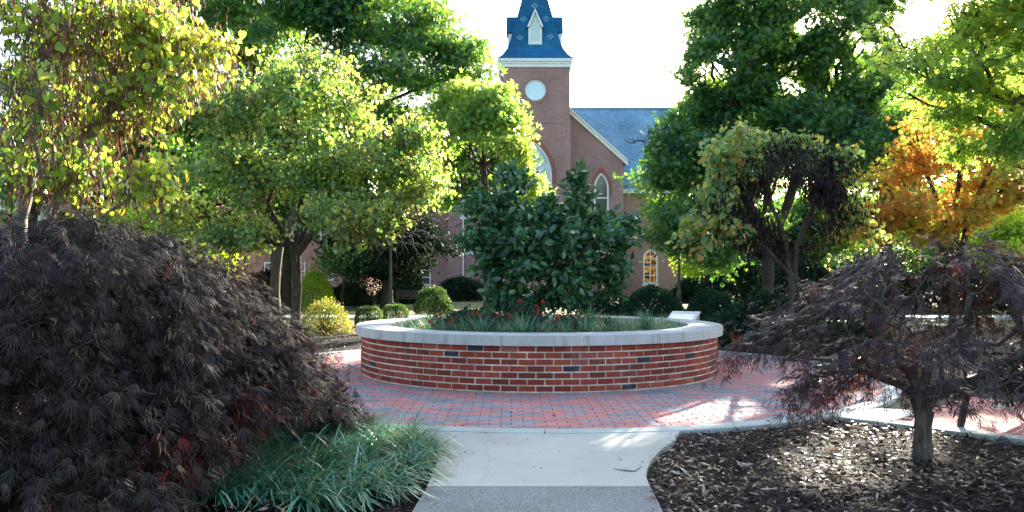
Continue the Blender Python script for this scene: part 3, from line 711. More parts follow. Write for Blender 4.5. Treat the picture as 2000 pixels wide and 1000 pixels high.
# ------------------------------------------------------------------ litter and chips
def on_paving(p):
    d = np.hypot(p[:, 0]-PX, p[:, 1]-PY) < PR+.02
    w = (p[:, 1] < 6.9) & (p[:, 0] > -.56) & (p[:, 0] < np.interp(p[:, 1], [0, 4.4, 5, 5.25, 5.58, 6.05, 6.4, 6.83], [.82, .84, .87, .9, .97, 1.14, 1.31, 1.45]))
    w2 = (p[:, 0] < -3.3) & (p[:, 1] > 12.1+(-3.95-p[:, 0])*.1) & (p[:, 1] < 13.95+(-3.35-p[:, 0])*.103)
    q = p[:, :2]-O_; a = q@A_; b = q@B_
    w3 = (a > -.1) & (a < 4.4) & (b > 0) & (b < 2.3)
    return d | w | w2 | w3
def scatter(name, n, x0, x1, y0, y1, size, tmpl, mat, up, zoff, dens=None, only=None, bias=0, lift=0.0):
    p = np.column_stack([rng.uniform(x0, x1, n), rng.uniform(y0, y1, n), np.zeros(n)])
    if dens is not None: p = p[rng.random(n) < dens(p)]
    if only is None: p = p[~on_paving(p)]
    m = len(p); p[:, 2] = zoff+rng.uniform(0, 1, m)*lift
    d = rng.normal(size=(m, 3)); d[:, 2] *= .22
    nr = rng.normal(size=(m, 3))*.33+np.array((0, 0, up))
    return leaves(name, p, d, nr, size*rng.uniform(.5, 1.35, m), tmpl, M[mat], None, (0, 0, 0), .15, 2, bias)
near = lambda p: np.clip(1.25-(p[:, 1]-3.5)/7, .25, 1)
o = scatter('mulch_chips', 42000, -5, 6, 3.0, 9.5, .05, T_CHIP, 'chips', 1, -.032, near, lift=.02); tag(o, kind='stuff')
litd = lambda p: np.clip(.30+.9*(wob(p, 2.2, 8.)-.35)+.9*np.exp(-((p[:, 0]-1.05)/.28)**2)*(p[:, 1] < 6.6), .05, 1)*np.where(p[:, 0] < -.4, .45, 1)
o = scatter('leaf_litter', 24000, -5, 7, 3.0, 9.0, .052, T_LITTER, 'litter', .8, -.012, litd, lift=.014); tag(o, kind='stuff')
o = scatter('bark_shreds', 26000, -3, 6.5, 3.2, 8.6, .075, T_NEEDLE, 'shred', .9, -.016, near, lift=.016); tag(o, kind='stuff')
o = scatter('leaf_litter', 6000, -3, 6.5, 3.2, 8.8, .085, T_LITTER, 'litter', .6, -.008, lambda p: np.clip((wob(p, 1.6, 4.)-.45)*2.5+.9*np.exp(-((p[:, 0]-1.1)/.3)**2)*(p[:, 1] < 6.8), .04, 1), lift=.014, bias=-.12); tag(o, kind='stuff')
o = scatter('leaf_litter', 14000, -11, 11, 9.0, 22.0, .07, T_LITTER, 'litter', 1, -.02, lambda p: np.clip(.35+wob(p, 1.2, 2.), 0, 1), lift=.02); tag(o, kind='stuff')
o = scatter('leaf_litter', 2600, -16, 14, 22.5, 42.0, .09, T_LITTER, 'litter', 1, -.075, lambda p: np.clip(.2+wob(p, .5, 2.), 0, 1), 1, lift=.02); tag(o, kind='stuff')
def walk_dens(p):       # crumbs and leaf bits gather along the edges of the walk and the curb
    xr = np.interp(p[:, 1], [0, 4.4, 5, 5.25, 5.58, 6.05, 6.4, 6.83], [.82, .84, .87, .9, .97, 1.14, 1.31, 1.45]); e = np.minimum(np.abs(xr-p[:, 0]), np.abs(p[:, 0]+.54))
    ok = (p[:, 0] < xr) & (p[:, 0] > -.55)
    return ok*(.04+.9*np.exp(-e/.07))
o = scatter('path_debris', 2400, -.6, 1.5, 3.4, 6.7, .026, T_LITTER, 'litter', .8, .003, walk_dens, 1, -.2); tag(o, kind='stuff')
o = scatter('path_debris', 1500, PX-PR, PX+PR, 6.6, 13, .030, T_LITTER, 'litter', .8, .010, lambda p: (np.hypot(p[:, 0]-PX, p[:, 1]-PY) < PR-.02)*(np.hypot(p[:, 0]-CX, p[:, 1]-CY) > RW+.01)*(.08+.9*np.exp(-np.abs(np.hypot(p[:, 0]-CX, p[:, 1]-CY)-RW)/.10)+.35*np.exp(-np.abs(np.hypot(p[:, 0]-PX, p[:, 1]-PY)-PR+.2)/.05)), 1, -.25); tag(o, kind='stuff')
# single fallen leaves on the paving
fl = [((1003, 803), 'yellow-brown fallen leaf lying on the brick paving left of centre', .09, .93), ((1073, 815), 'small dark brown fallen leaf on the brick paving right of centre', .07, .02),
      ((935, 772), 'dark curled leaf on the paving against the foot of the planter', .07, .05), ((1298, 812), 'tiny dark leaf on the paving near the right curb', .05, .1),
      ((1560, 735), 'pale leaf lying in the light patch of paving under the purple maple', .09, .8), ((1420, 693), 'small brown leaf on the far right paving', .06, .1),
      ((1150, 803), 'small brown leaf on the paving below the planter, right of centre', .05, .3), ((905, 822), 'small tan leaf near the curb left of centre', .05, .7), ((862, 795), 'brown leaf on the paving left near the purple maple', .05, .25)]
for (u, v), lb, s, r in fl:
    x, y, z = G(u, v); a = rng.uniform(0, 2*PI)
    o = leaves('fallen_leaf', np.array([[x, y, .010]]), np.array([[math.cos(a), math.sin(a)*.4, .05]]), np.array([[.05, -.25, 1.]]), np.array([s]), T_STAR if s > .08 else T_LITTER, M['litter'], None, (x, y, 0), rnd=np.array([r]))
    o.location = (x, y, 0); tag(o, lb, 'fallen leaf', 'fallen leaves on the paving')
tw = MB(); q = [G(1198, 917), G(1222, 921), G(1240, 922), G(1254, 912)]
tw.tube([(x, y, .006) for x, y, z in q], [.002, .004, .0035, .0015], 6); tw.tube([(q[1][0], q[1][1], .006), (q[1][0]+.03, q[1][1]-.05, .01)], [.002, .001], 5)
tag(tw.build('fallen_twig', M['bark'], None, G(1222, 921)), 'thin brown twig lying on the pale concrete walk', 'twig')

# ------------------------------------------------------------------ church
S = 60.0
def ux(u, Y=S): return (u-1000)*Y/F
def vz(v, Y=S): return HC+(V0-v)*Y/F
ch = empty('church', (ux(1045), S, 0), 'red brick church with blue slate spire and tall pointed windows behind the planter', 'church')
def CB(m, name, mat, parent=None): return m.build(name, mat, parent if parent is not None else ch)
TX0, TX1 = ux(977), ux(1114.5); TC = (TX0+TX1)/2; TD = TX1-TX0; YT = S; YG = 61.6; YW = 64.5
ztop = vz(131); zbelt = vz(238)
def pointed(cx, w, z0, zs, zt, n=10):
    """outline of a pointed-arch opening: half width w, sill z0, spring zs, apex zt (counter clockwise from lower left)"""
    pts = [(cx-w, z0)]
    h = zt-zs; R = (w*w+h*h)/(2*w)
    for i in range(n+1):
        a = i/n*math.asin(min(1, h/R)); pts.append((cx-w+R*(1-math.cos(a)), zs+R*math.sin(a)))
    left = pts[1:]
    for x, z in reversed(left[:-1]): pts.append((2*cx-x, z))
    pts.append((cx+w, z0)); return pts
def off(poly, cx, d):     # grow outline roughly by d
    out = []
    n = len(poly)
    for i, (x, z) in enumerate(poly):
        p, q = np.array(poly[max(0, i-1)]), np.array(poly[min(n-1, i+1)]); t = q-p; t = t/(np.linalg.norm(t)+1e-9)
        nx, nz = -t[1], t[0]
        if i == 0 or i == n-1: nx, nz = (-1 if i == 0 else 1), -1
        if i == n//2: nx, nz = 0, 1.15
        out.append((x+nx*d, z+nz*d))
    return out
def poly_wall(mb, outer, hole, y0, y1):
    """front wall with one hole, made from a bridged polygon"""
    from mathutils.geometry import tessellate_polygon
    for y, rev in ((y0, False), (y1, True)):
        vs = [Vector((x, z, 0)) for x, z in outer]; hs = [[Vector((x, z, 0)) for x, z in h] for h in hole]
        tri = tessellate_polygon([vs]+hs); al = [(v.x, y, v.y) for v in vs]+[(v.x, y, v.y) for h in hs for v in h]
        mb.add(al, [tuple(t) for t in tri])
    for loop in [outer]+list(hole):
        n = len(loop); mb.add([(x, y0, z) for x, z in loop]+[(x, y1, z) for x, z in loop], [(i, (i+1) % n, (i+1) % n+n, i+n) for i in range(n)])
# tower
big = pointed(ux(1045), ux(1078)-ux(1045), vz(418), vz(345), vz(278))
circ = [(TC+.78*math.cos(t), vz(176)+.78*math.sin(t)) for t in np.arange(40)*2*PI/40]
mb = MB()
poly_wall(mb, [(TX0, -.1), (TX1, -.1), (TX1, zbelt), (TX0, zbelt)], [big], YT-.10, YT+.45)
mb.box(TX0, TX0+.4, YT+.451, YT+TD, -.1, zbelt); mb.box(TX1-.4, TX1, YT+.451, YT+TD, -.1, zbelt)
poly_wall(mb, [(TX0+.06, zbelt+.002), (TX1-.06, zbelt+.002), (TX1-.06, ztop), (TX0+.06, ztop)], [circ], YT-.03, YT+.35)
mb.box(TX0+.06, TX0+.4, YT+.351, YT+TD, zbelt+.002, ztop); mb.box(TX1-.4, TX1-.06, YT+.351, YT+TD, zbelt+.002, ztop)
mb.box(TX0+.4, TX1-.4, YT+TD-.4, YT+TD-.003, -.1, ztop-.01)
CB(mb, 'tower', M['church_brick'])
mb = MB(); mb.box(TX0-.03, TX1+.03, YT-.15, YT+.0, zbelt-.10, zbelt+.02); CB(mb, 'belt_course', M['church_brick'])
# cornice
mb = MB()
mb.box(TX0-.02, TX1+.02, YT-.12, YT+TD+.06, ztop-.02, ztop+.22)
mb.box(TX0-.16, TX1+.16, YT-.26, YT+TD+.16, ztop+.40, ztop+.60)
mb.box(TX0-.08, TX1+.08, YT-.16, YT+TD+.10, ztop+.221, ztop+.399)
for i in range(9):
    x = TX0+.0+(TD)*i/8.; mb.box(x-.05, x+.05, YT-.24, YT-.161, ztop+.24, ztop+.398)
CB(mb, 'cornice', M['white_paint'])
# round louvre
mb = MB(); o_ = [(TC+1.02*math.cos(t), vz(176)+1.02*math.sin(t)) for t in np.arange(40)*2*PI/40]
i_ = [(TC+.86*math.cos(t), vz(176)+.86*math.sin(t)) for t in np.arange(40)*2*PI/40]
mb.ringprism(o_, i_, YT-.07, YT-.02); CB(mb, 'round_brick_ring', M['church_brick'])
mb = MB(); i2 = [(TC+.79*math.cos(t), vz(176)+.79*math.sin(t)) for t in np.arange(40)*2*PI/40]; mb.prism(i2, YT+.08, YT+.14); rw = CB(mb, 'round_window', M['pale_panel'])
mb = MB(); i3 = [(TC+.73*math.cos(t), vz(176)+.73*math.sin(t)) for t in np.arange(40)*2*PI/40]; mb.ringprism(i2, i3, YT+.0, YT+.079); mb.build('frame', M['white_paint'], None, (0, 0, 0))
fr = bpy.context.scene.objects['frame']; fr.parent = rw; fr.location = (-ch.location[0], -ch.location[1], 0)
# spire: flared square pyramid with hip
YC = YT+TD/2
prof = [(vz(114), 71.5/F*S+.12), (vz(104), 63.5/F*(S+.3)), (vz(90), 54.5/F*(S+.6)), (vz(70), 47.5/F*(S+.9)), (vz(38, S+1.2), 36.5/F*(S+1.2)), (vz(0, S+1.8), 25.2/F*(S+1.8)), (vz(-88, S+2.6), .04)]
def spire_half(z):
    for (z0, h0), (z1, h1) in zip(prof, prof[1:]):
        if z <= z1: return h0+(h1-h0)*(z-z0)/(z1-z0)
    return .04
mb = MB(); vs = []; zeave = ztop+.601
for i, (z, h) in enumerate(prof):
    z = max(z, zeave) if i else zeave
    vs += [(TC-h, YC-h, z), (TC+h, YC-h, z), (TC+h, YC+h, z), (TC-h, YC+h, z)]
fs = [(i*4+k, i*4+(k+1) % 4, (i+1)*4+(k+1) % 4, (i+1)*4+k) for i in range(len(prof)-1) for k in range(4)]+[(3, 2, 1, 0), tuple(range(len(vs)-4, len(vs)))]
mb.add(vs, fs); sp = CB(mb, 'spire', M['spire_slate'])
def sub(mb, name, mat, parent):      # sub-part of a church part whose mesh is in church space
    o = mesh_obj(name, shift(mb.v, tuple(ch.location)), mb.f, mat, parent, mb.r); return o
M['rosette_pink'] = plain('rosette_pink', (.20, .10, .14), .8); M['rosette_blue'] = plain('rosette_blue', (.06, .26, .34), .8)
for (u, v) in ((1044, 8), (1023, 37), (1066.5, 36), (1015.5, 76), (1074.5, 74)):
    mb1, mb2 = MB(), MB(); z = vz(v, S+1.0); x = (u-1000)*(S+1.0)/F
    for dx, dz in ((-1, 0), (1, 0), (0, 1), (0, -1), (-.55, .55), (.55, .55), (-.55, -.55), (.55, -.55)):
        zz = z+dz*.17; xx = x+dx*.2; h = spire_half(zz); h2 = spire_half(zz+.11); yy = YC-h-.012; y2 = YC-h2-.012
        mb2.add([(xx-.075, yy, zz), (xx+.075, yy, zz), (xx+.075, y2, zz+.11), (xx-.075, y2, zz+.11), (xx-.075, yy+.03, zz), (xx+.075, yy+.03, zz), (xx+.075, y2+.03, zz+.11), (xx-.075, y2+.03, zz+.11)],
                [(0,1,2,3),(7,6,5,4),(0,4,5,1),(2,6,7,3),(1,5,6,2),(0,3,7,4)])
    h = spire_half(z); h2 = spire_half(z+.13); yy = YC-h-.02; y2 = YC-h2-.02
    mb1.add([(x-.08, yy, z), (x+.08, yy, z), (x+.08, y2, z+.13), (x-.08, y2, z+.13), (x-.08, yy+.04, z), (x+.08, yy+.04, z), (x+.08, y2+.04, z+.13), (x-.08, y2+.04, z+.13)],
            [(0,1,2,3),(7,6,5,4),(0,4,5,1),(2,6,7,3),(1,5,6,2),(0,3,7,4)])
    r = sub(mb2, 'slate_rosette', M['rosette_blue'], sp); mb = mb1; o = sub(mb1, 'slate_rosette', M['rosette_pink'], sp)
# dormers
def dormer(dx, dy):
    # faces direction (dx,dy); front dormer measures: width 29px, base v 88, eave v 50, apex v 20
    w = .56; zb = vz(88, S+.8); ze = vz(50, S+.8); za = vz(19, S+.8)
    f = YC-(YT+.85) # distance of the dormer face from the spire axis
    def tr(x, d, z):        # local: x across, d distance from axis outward
        if dy: return (TC+x, YC-d, z)
        return (TC+dx*d, YC+dx*x*1.0, z)
    def pr(poly, d0, d1, mb):
        n = len(poly); vs = [tr(x, d0, z) for x, z in poly]+[tr(x, d1, z) for x, z in poly]
        mb.add(vs, [tuple(range(n)), tuple(range(2*n-1, n-1, -1))]+[(i, i+n, (i+1) % n+n, (i+1) % n) for i in range(n)])
    d_ = spire_half(zb)+.02
    mb = MB(); pr([(-w*.92, zb), (w*.92, zb), (w*.92, ze), (0, za-.12), (-w*.92, ze)], .3, d_, mb); dm = CB(mb, 'dormer', M['white_paint'])
    mb = MB()
    for s in (-1, 1):
        pr([(s*(w+.12), ze-.15), (0, za+.06), (0, za-.09), (s*(w+.02), ze-.22)], .2, d_+.14, mb)
    sub(mb, 'dormer_roof', M['spire_slate'], dm)
    mb = MB(); 
    for s in (-1, 1): pr([(s*(w+.06), ze-.19), (0, za+.0), (0, za-.24), (s*(w-.10), ze-.19)], d_+.141, d_+.19, mb)
    sub(mb, 'dormer_trim', M['white_paint'], dm)
    mb = MB(); lz = zb+.28
    top = ze+.32
    z = lz
    while z < top:
        t = max(0, (z-ze+.05)/.42); ww = .34*math.sqrt(max(.05, 1-t*t)) if z > ze-.05 else .34
        pr([(-ww, z), (ww, z), (ww, z+.05), (-ww, z+.05)], d_, d_+.035, mb); z += .085
    sub(mb, 'louvre', M['pale_panel'], dm)
    mb = MB(); out = pointed(0, .37, lz-.02, ze, top+.14, 6); inn = [(x*.86, z) for x, z in pointed(0, .37, lz+.0, ze, top+.06, 6)]
    n = len(out); vs = [tr(x, d_+.0, z) for x, z in out]+[tr(x, d_, z) for x, z in inn]+[tr(x, d_+.06, z) for x, z in out]+[tr(x, d_+.06, z) for x, z in inn]
    fs = []
    for i in range(n-1):
        j = i+1; fs += [(i, j, n+j, n+i), (2*n+i, 3*n+i, 3*n+j, 2*n+j), (i, 2*n+i, 2*n+j, j), (n+i, n+j, 3*n+j, 3*n+i)]
    mb.add(vs, fs); sub(mb, 'louvre_frame', M['white_paint'], dm)
dormer(0, -1); dormer(-1, 0); dormer(1, 0)

# gothic window helper
def gothic(cx, hw, z0, zs, zt, yw, glassm, kind='lancet', surround=True):
    out = pointed(cx, hw, z0, zs, zt); inn = off(out, cx, -.13)
    inn[0] = (inn[0][0], z0+.14); inn[-1] = (inn[-1][0], z0+.14)
    mb = MB(); mb.ringprism(out, inn, yw+.02, yw+.22, closed=True); w = CB(mb, 'window', M['white_paint'])
    mb = MB(); mb.prism(inn, yw+.16, yw+.20); sub(mb, 'pane', M[glassm], w)
    mb = MB()
    if kind == 'big':
        R = hw*.50; zc = zt-hw*1.02
        for t0 in [0]:
            c0 = [(cx+(R)*math.cos(t), zc+R*math.sin(t)) for t in np.arange(28)*2*PI/28]; c1 = [(cx+(R-.07)*math.cos(t), zc+(R-.07)*math.sin(t)) for t in np.arange(28)*2*PI/28]
            mb.ringprism(c0, c1, yw+.08, yw+.159)
        for s in (-1, 1):
            a = pointed(cx+s*hw*.45, hw*.43, z0+.14, zs-.30, zs+.55, 8); b2 = off(a, 0, -.06); mb.ringprism(a, b2, yw+.082, yw+.157)
        mb.box(cx-.05, cx+.05, yw+.078, yw+.155, z0+.14, zc-R)
        # leading in diamonds
        for s in (-1, 1):
            for k in range(1, 6): mb.box(cx+s*hw*.45-hw*.36, cx+s*hw*.45+hw*.36, yw+.13, yw+.153, z0+.2+k*.7, z0+.215+k*.7)
    elif kind == 'lancet':
        mb.box(cx-hw+.08, cx+hw-.08, yw+.10, yw+.158, z0+(zt-z0)*.42, z0+(zt-z0)*.42+.10)
        sub(mb, 'meeting_rail', M['white_paint'], w); mb = MB(); mb.box(cx-hw+.08, cx+hw-.08, yw+.10, yw+.157, z0+.02, z0+.30)
    else:
        mb.box(cx-.035, cx+.035, yw+.10, yw+.158, z0+.12, zt-.15)
        for k in (1, 2, 3): mb.box(cx-hw+.1, cx+hw-.1, yw+.11, yw+.156, z0+(zt-z0)*k*.24, z0+(zt-z0)*k*.24+.06)
    sub(mb, 'tracery' if kind == 'big' else 'mullion', M['white_paint'], w)
    mb = MB(); mb.box(cx-hw-.1, cx+hw+.1, yw-.08, yw+.12, z0-.16, z0-.003); sub(mb, 'sill', M['white_paint'], w)
    if surround:
        o2 = off(pointed(cx, hw, zs-.55, zs, zt), cx, .32 if kind == 'big' else .26); i2 = off(pointed(cx, hw, zs-.55, zs, zt), cx, .02)
        o2[0] = (o2[0][0], zs-.55); o2[-1] = (o2[-1][0], zs-.55); i2[0] = (i2[0][0], zs-.55); i2[-1] = (i2[-1][0], zs-.55)
        mb = MB(); mb.ringprism(o2, i2, yw-.05, yw+.05, closed=False); sub(mb, 'brick_arch', M['arch_brick'], w)
        mb = MB(); q = .26; mb.add([(cx-.16, yw-.07, zt+.02), (cx+.16, yw-.07, zt+.02), (cx+.22, yw-.07, zt+.30), (cx, yw-.07, zt+.48), (cx-.22, yw-.07, zt+.30),
                                     (cx-.16, yw, zt+.02), (cx+.16, yw, zt+.02), (cx+.22, yw, zt+.30), (cx, yw, zt+.48), (cx-.22, yw, zt+.30)],
                                    [(0,1,2,3,4),(9,8,7,6,5)]+[(i, i+5, (i+1) % 5+5, (i+1) % 5) for i in range(5)])
        sub(mb, 'keystone', M['keystone'], w)
gothic(ux(1045), ux(1078)-ux(1045), vz(418), vz(345), vz(278), YT-.10, 'glass_lead', 'big')
# gable wall behind tower
GX0, GX1 = ux(873, YG), ux(1217, YG); GC = (GX0+GX1)/2
ra = (vz(290, YG)-vz(215, YG))/(ux(1197, YG)-ux(1113, YG))     # slope (negative)
zr = lambda x: vz(215, YG)+ra*(abs(x-GC)-(ux(1113, YG)-GC))
holes = []; gw = []
for uc, gl in ((1174.5, 'glass_dark'), (915.5, 'glass_dark')):
    cx = ux(uc, YG); hw = .58; gw.append((cx, hw, vz(424, YG), vz(368, YG), vz(337, YG), gl)); holes.append(pointed(cx, hw, vz(424, YG), vz(368, YG), vz(337, YG)))
for uc in (1174.5, 917):
    cx = ux(uc, YG); z0, z1 = vz(492, YG), vz(446, YG); holes.append([(cx-.55, z0), (cx-.55, z1), (cx+.55, z1), (cx+.55, z0)])
mb = MB(); poly_wall(mb, [(GX0, -.1), (GX1, -.1), (GX1, zr(GX1)), (GC, zr(GC)), (GX0, zr(GX0))], holes, YG, YG+.4)
mb.box(GX0, GX0+.4, YG+.401, YW+2, -.1, zr(GX0)); mb.box(GX1-.4, GX1, YG+.401, YW+2, -.1, zr(GX1)); CB(mb, 'gable_wall', M['church_brick'])
for cx, hw, z0, zs, zt, gl in gw: gothic(cx, hw, z0, zs, zt, YG, gl, 'lancet')
for uc in (1174.5, 917):
    cx = ux(uc, YG); z0, z1 = vz(492, YG), vz(446, YG)
    mb = MB(); mb.ringprism([(cx-.55, z0), (cx-.55, z1), (cx+.55, z1), (cx+.55, z0)], [(cx-.45, z0+.1), (cx-.45, z1-.1), (cx+.45, z1-.1), (cx+.45, z0+.1)], YG+.03, YG+.2)
    w = CB(mb, 'window', M['white_paint']); mb = MB(); mb.box(cx-.45, cx+.45, YG+.15, YG+.19, z0+.1, z1-.1); sub(mb, 'pane', M['glass_dark'], w)
    mb = MB(); mb.box(cx-.65, cx+.65, YG-.09, YG+.1, z0-.2, z0-.003); sub(mb, 'sill', M['white_paint'], w)
    mb = MB(); mb.box(cx-.45, cx+.45, YG+.10, YG+.148, (z0+z1)/2-.03, (z0+z1)/2+.03); sub(mb, 'meeting_rail', M['white_paint'], w); mb = MB(); mb.box(cx-.02, cx+.02, YG+.105, YG+.147, z0+.1, z1-.1); sub(mb, 'mullion', M['white_paint'], w)
mb = MB()
for s in (-1, 1):
    x0 = GC+s*.3; x1 = GC+s*((GX1-GX0)/2+.35)
    for d0, d1, ya, yb in ((-.34, -.02, YG-.20, YG+.1), (-.02, .10, YG-.34, YG+.15)):
        a, b_ = zr(x0), zr(x1)
        mb.add([(x0, ya, a+d0), (x1, ya, b_+d0), (x1, ya, b_+d1), (x0, ya, a+d1), (x0, yb, a+d0), (x1, yb, b_+d0), (x1, yb, b_+d1), (x0, yb, a+d1)],
               [(0,1,2,3),(7,6,5,4),(0,4,5,1),(1,5,6,2),(2,6,7,3),(3,7,4,0)])
CB(mb, 'rake_trim', M['white_paint'])
# gable roof + main roof
mb = MB(); YR = 70.0; zrr = vz(212, YR)
for s in (-1, 1):
    x0 = GC; x1 = GC+s*((GX1-GX0)/2+.45)
    mb.add([(x0, YG-.3, zr(x0)+.11), (x1, YG-.3, zr(x1)+.11), (x1, YR, zr(x1)+.11), (x0, YR, zr(x0)+.11), (x0, YG-.3, zr(x0)+.2), (x1, YG-.3, zr(x1)+.2), (x1, YR, zr(x1)+.2), (x0, YR, zr(x0)+.2)],
           [(0,1,2,3),(7,6,5,4),(0,4,5,1),(1,5,6,2),(2,6,7,3),(3,7,4,0)])
CB(mb, 'gable_roof', M['slate'])
WX0, WX1 = ux(752, YW), ux(1337, YW); ze = 8.6
mb = MB(); ye = YW-.5
mb.add([(WX0-.5, ye, ze), (WX1+.5, ye, ze), (WX1+.5, YR, zrr), (WX0-.5, YR, zrr), (WX0-.5, 2*YR-ye, ze), (WX1+.5, 2*YR-ye, ze)],
       [(0,1,2,3),(3,2,5,4),(0,3,4),(1,5,2),(0,4,5,1)])
CB(mb, 'main_roof', M['slate'])
mb = MB(); mb.box(WX0-.3, WX1+.3, YR-.12, YR+.12, zrr-.04, zrr+.09); CB(mb, 'ridge_cap', M['metal_blue'])
wl = (ux(826, YW), .63, vz(557, YW), vz(526, YW)); wr = (ux(1270.5, YW), .60, vz(555, YW), vz(505, YW), vz(486, YW))
holesR = [pointed(wr[0], wr[1], wr[2], wr[3], wr[4])]; extra = [ux(1310, YW)+9]
mb = MB(); poly_wall(mb, [(GX1+.001, -.1), (WX1, -.1), (WX1, ze), (GX1+.001, ze)], holesR, YW, YW+.4); mb.box(WX1-.4, WX1, YW+.401, 2*YR-YW, -.1, ze); CB(mb, 'wing_wall', M['church_brick'])
mb = MB(); poly_wall(mb, [(WX0, -.1), (GX0-.001, -.1), (GX0-.001, ze), (WX0, ze)], [[(wl[0]-.63, wl[2]), (wl[0]-.63, wl[3]), (wl[0]+.63, wl[3]), (wl[0]+.63, wl[2])]], YW, YW+.4)
mb.box(WX0, WX0+.4, YW+.401, 2*YR-YW, -.1, ze)
CB(mb, 'wing_wall', M['church_brick'])
mb = MB(); mb.box(WX0-.45, WX1+.45, YW-.45, YW-.003, ze-.35, ze-.003); CB(mb, 'eave_trim', M['white_paint'])
gothic(wr[0], wr[1], wr[2], wr[3], wr[4], YW, 'glass_warm', 'sash', False)
cx, hw, z0, z1 = wl
mb = MB(); mb.ringprism([(cx-hw, z0), (cx-hw, z1), (cx+hw, z1), (cx+hw, z0)], [(cx-hw+.1, z0+.1), (cx-hw+.1, z1-.1), (cx+hw-.1, z1-.1), (cx+hw-.1, z0+.1)], YW+.03, YW+.2)
w = CB(mb, 'window', M['white_paint']); mb = MB(); mb.box(cx-hw+.1, cx+hw-.1, YW+.15, YW+.19, z0+.1, z1-.1); sub(mb, 'pane', M['glass_dark'], w)
mb = MB(); mb.box(cx-.03, cx+.03, YW+.09, YW+.148, z0+.1, z1-.1); mb.box(cx-hw+.1, cx+hw-.1, YW+.095, YW+.147, (z0+z1)/2-.03, (z0+z1)/2+.03); sub(mb, 'mullion', M['white_paint'], w)
mb = MB(); mb.box(cx-hw-.1, cx+hw+.1, YW-.1, YW+.1, z0-.2, z0-.003); sub(mb, 'sill', M['white_paint'], w)
mb = MB(); mb.tube([(ux(905, YG), YG-.12, .1), (ux(905, YG), YG-.12, vz(405, YG))], .06, 8); CB(mb, 'downspout', M['white_paint'])
# downspout stubs under the cornice
for s_, x in ((-1, TX0), (1, TX1)):
    mb = MB(); mb.tube([(x+s_*.20, YT-.1, ztop+.4), (x+s_*.18, YT-.1, ztop+.1), (x+s_*.02, YT+.1, ztop-.6), (x+s_*.03, YT+.1, ztop-.9)], .045, 6); CB(mb, 'downspout', M['white_paint'])

# far houses
def house(name, label, x0, x1, y0, y1, zt, rh_, wins, cols=()):
    r = empty(name, ((x0+x1)/2, y0, 0), label, 'building'); 
    mb = MB(); mb.box(x0, x1, y0, y1, -.1, zt); mb.build('wall', M['house_brick'], r)
    mb = MB(); yc = (y0+y1)/2
    mb.add([(x0-.4, y0-.4, zt+.002), (x1+.4, y0-.4, zt+.002), (x1+.4, y1+.4, zt+.002), (x0-.4, y1+.4, zt+.002), (x0+1, yc, zt+rh_), (x1-1, yc, zt+rh_)], [(0,1,5,4),(1,2,5),(2,3,4,5),(3,0,4),(3,2,1,0)]); mb.build('roof', M['bark'], r)
    for (cx, z0) in wins:
        mb = MB(); mb.ringprism([(cx-.6, z0), (cx-.6, z0+1.7), (cx+.6, z0+1.7), (cx+.6, z0)], [(cx-.5, z0+.1), (cx-.5, z0+1.6), (cx+.5, z0+1.6), (cx+.5, z0+.1)], y0-.08, y0+.05); w = mb.build('window', M['white_paint'], r)
        mb = MB(); mb.box(cx-.5, cx+.5, y0-.04, y0-.01, z0+.1, z0+1.6); o = mesh_obj('pane', shift(mb.v, tuple(r.location)), mb.f, M['glass_dark'], w, mb.r)
        mb = MB(); mb.box(cx-.5, cx+.5, y0-.06, y0-.042, z0+.82, z0+.88); o = mesh_obj('mullion', shift(mb.v, tuple(r.location)), mb.f, M['white_paint'], w, mb.r)
    for cx in cols:
        mb = MB(); mb.tube([(cx, y0-1.6, -.1), (cx, y0-1.6, .25), (cx, y0-1.6, .26), (cx, y0-1.6, 5.0), (cx, y0-1.6, 5.2)], [.38, .38, .27, .23, .34], 12); mb.build('column', M['white_paint'], r)
    if cols:
        mb = MB(); mb.box(min(cols)-.6, max(cols)+.6, y0-2.0, y0-.41, 5.2, 5.9); mb.build('porch_beam', M['white_paint'], r)
    return r
house('brick_house', 'brick house with white porch columns glimpsed behind the left redbud branches', -28, -15, 38, 48, 7.5, 3, [(-26+i*2.2, z) for i in range(6) for z in (1.2, 4.6)], (-23.8, -21.6, -19.4, -17.2))
house('brick_hall', 'long orange brick hall far behind the left tree trunks', -40, -13.5, 74, 84, 7.5, 3.5, [(-38+i*2.6, z) for i in range(9) for z in (1.2, 4.6)])

# ------------------------------------------------------------------ lamp posts, sign, benches
def lamp(u, Y, h, label):
    x = (u-1000)*Y/F; r = empty('lamp_post', (x, Y, -.1), label, 'lamp post', 'lamp posts by the far path')
    mb = MB(); mb.tube([(x, Y, -.1), (x, Y, .3), (x, Y, .32), (x, Y, .8), (x, Y, .82), (x, Y, h)], [.16, .15, .11, .10, .07, .055], 12); mb.build('pole', M['lamp_paint'], r)
    mb = MB(); mb.tube([(x, Y, h-.02), (x, Y, h+.08), (x, Y, h+.12)], [.06, .14, .15], 12); mb.tube([(x, Y, h+.56), (x, Y, h+.62), (x, Y, h+.78), (x, Y, h+.86)], [.24, .22, .08, .02], 12)
    for a in range(6): mb.tube([(x+.15*math.cos(a*PI/3), Y+.15*math.sin(a*PI/3), h+.11), (x+.20*math.cos(a*PI/3), Y+.20*math.sin(a*PI/3), h+.57)], .012, 5)
    la = mb.build('lantern', M['lamp_paint'], r)
    mb = MB(); mb.tube([(x, Y, h+.13), (x, Y, h+.3), (x, Y, h+.555)], [.12, .16, .18], 12); o = mesh_obj('lamp_glass', shift(mb.v, tuple(r.location)), mb.f, M['frosted'], la, mb.r, True)
lamp(763, 35.5, 3.15, 'dark lamp post standing left of the planter by the far path')
lamp(1326, 34, 2.9, 'dark lamp post between the two clipped round shrubs on the right')

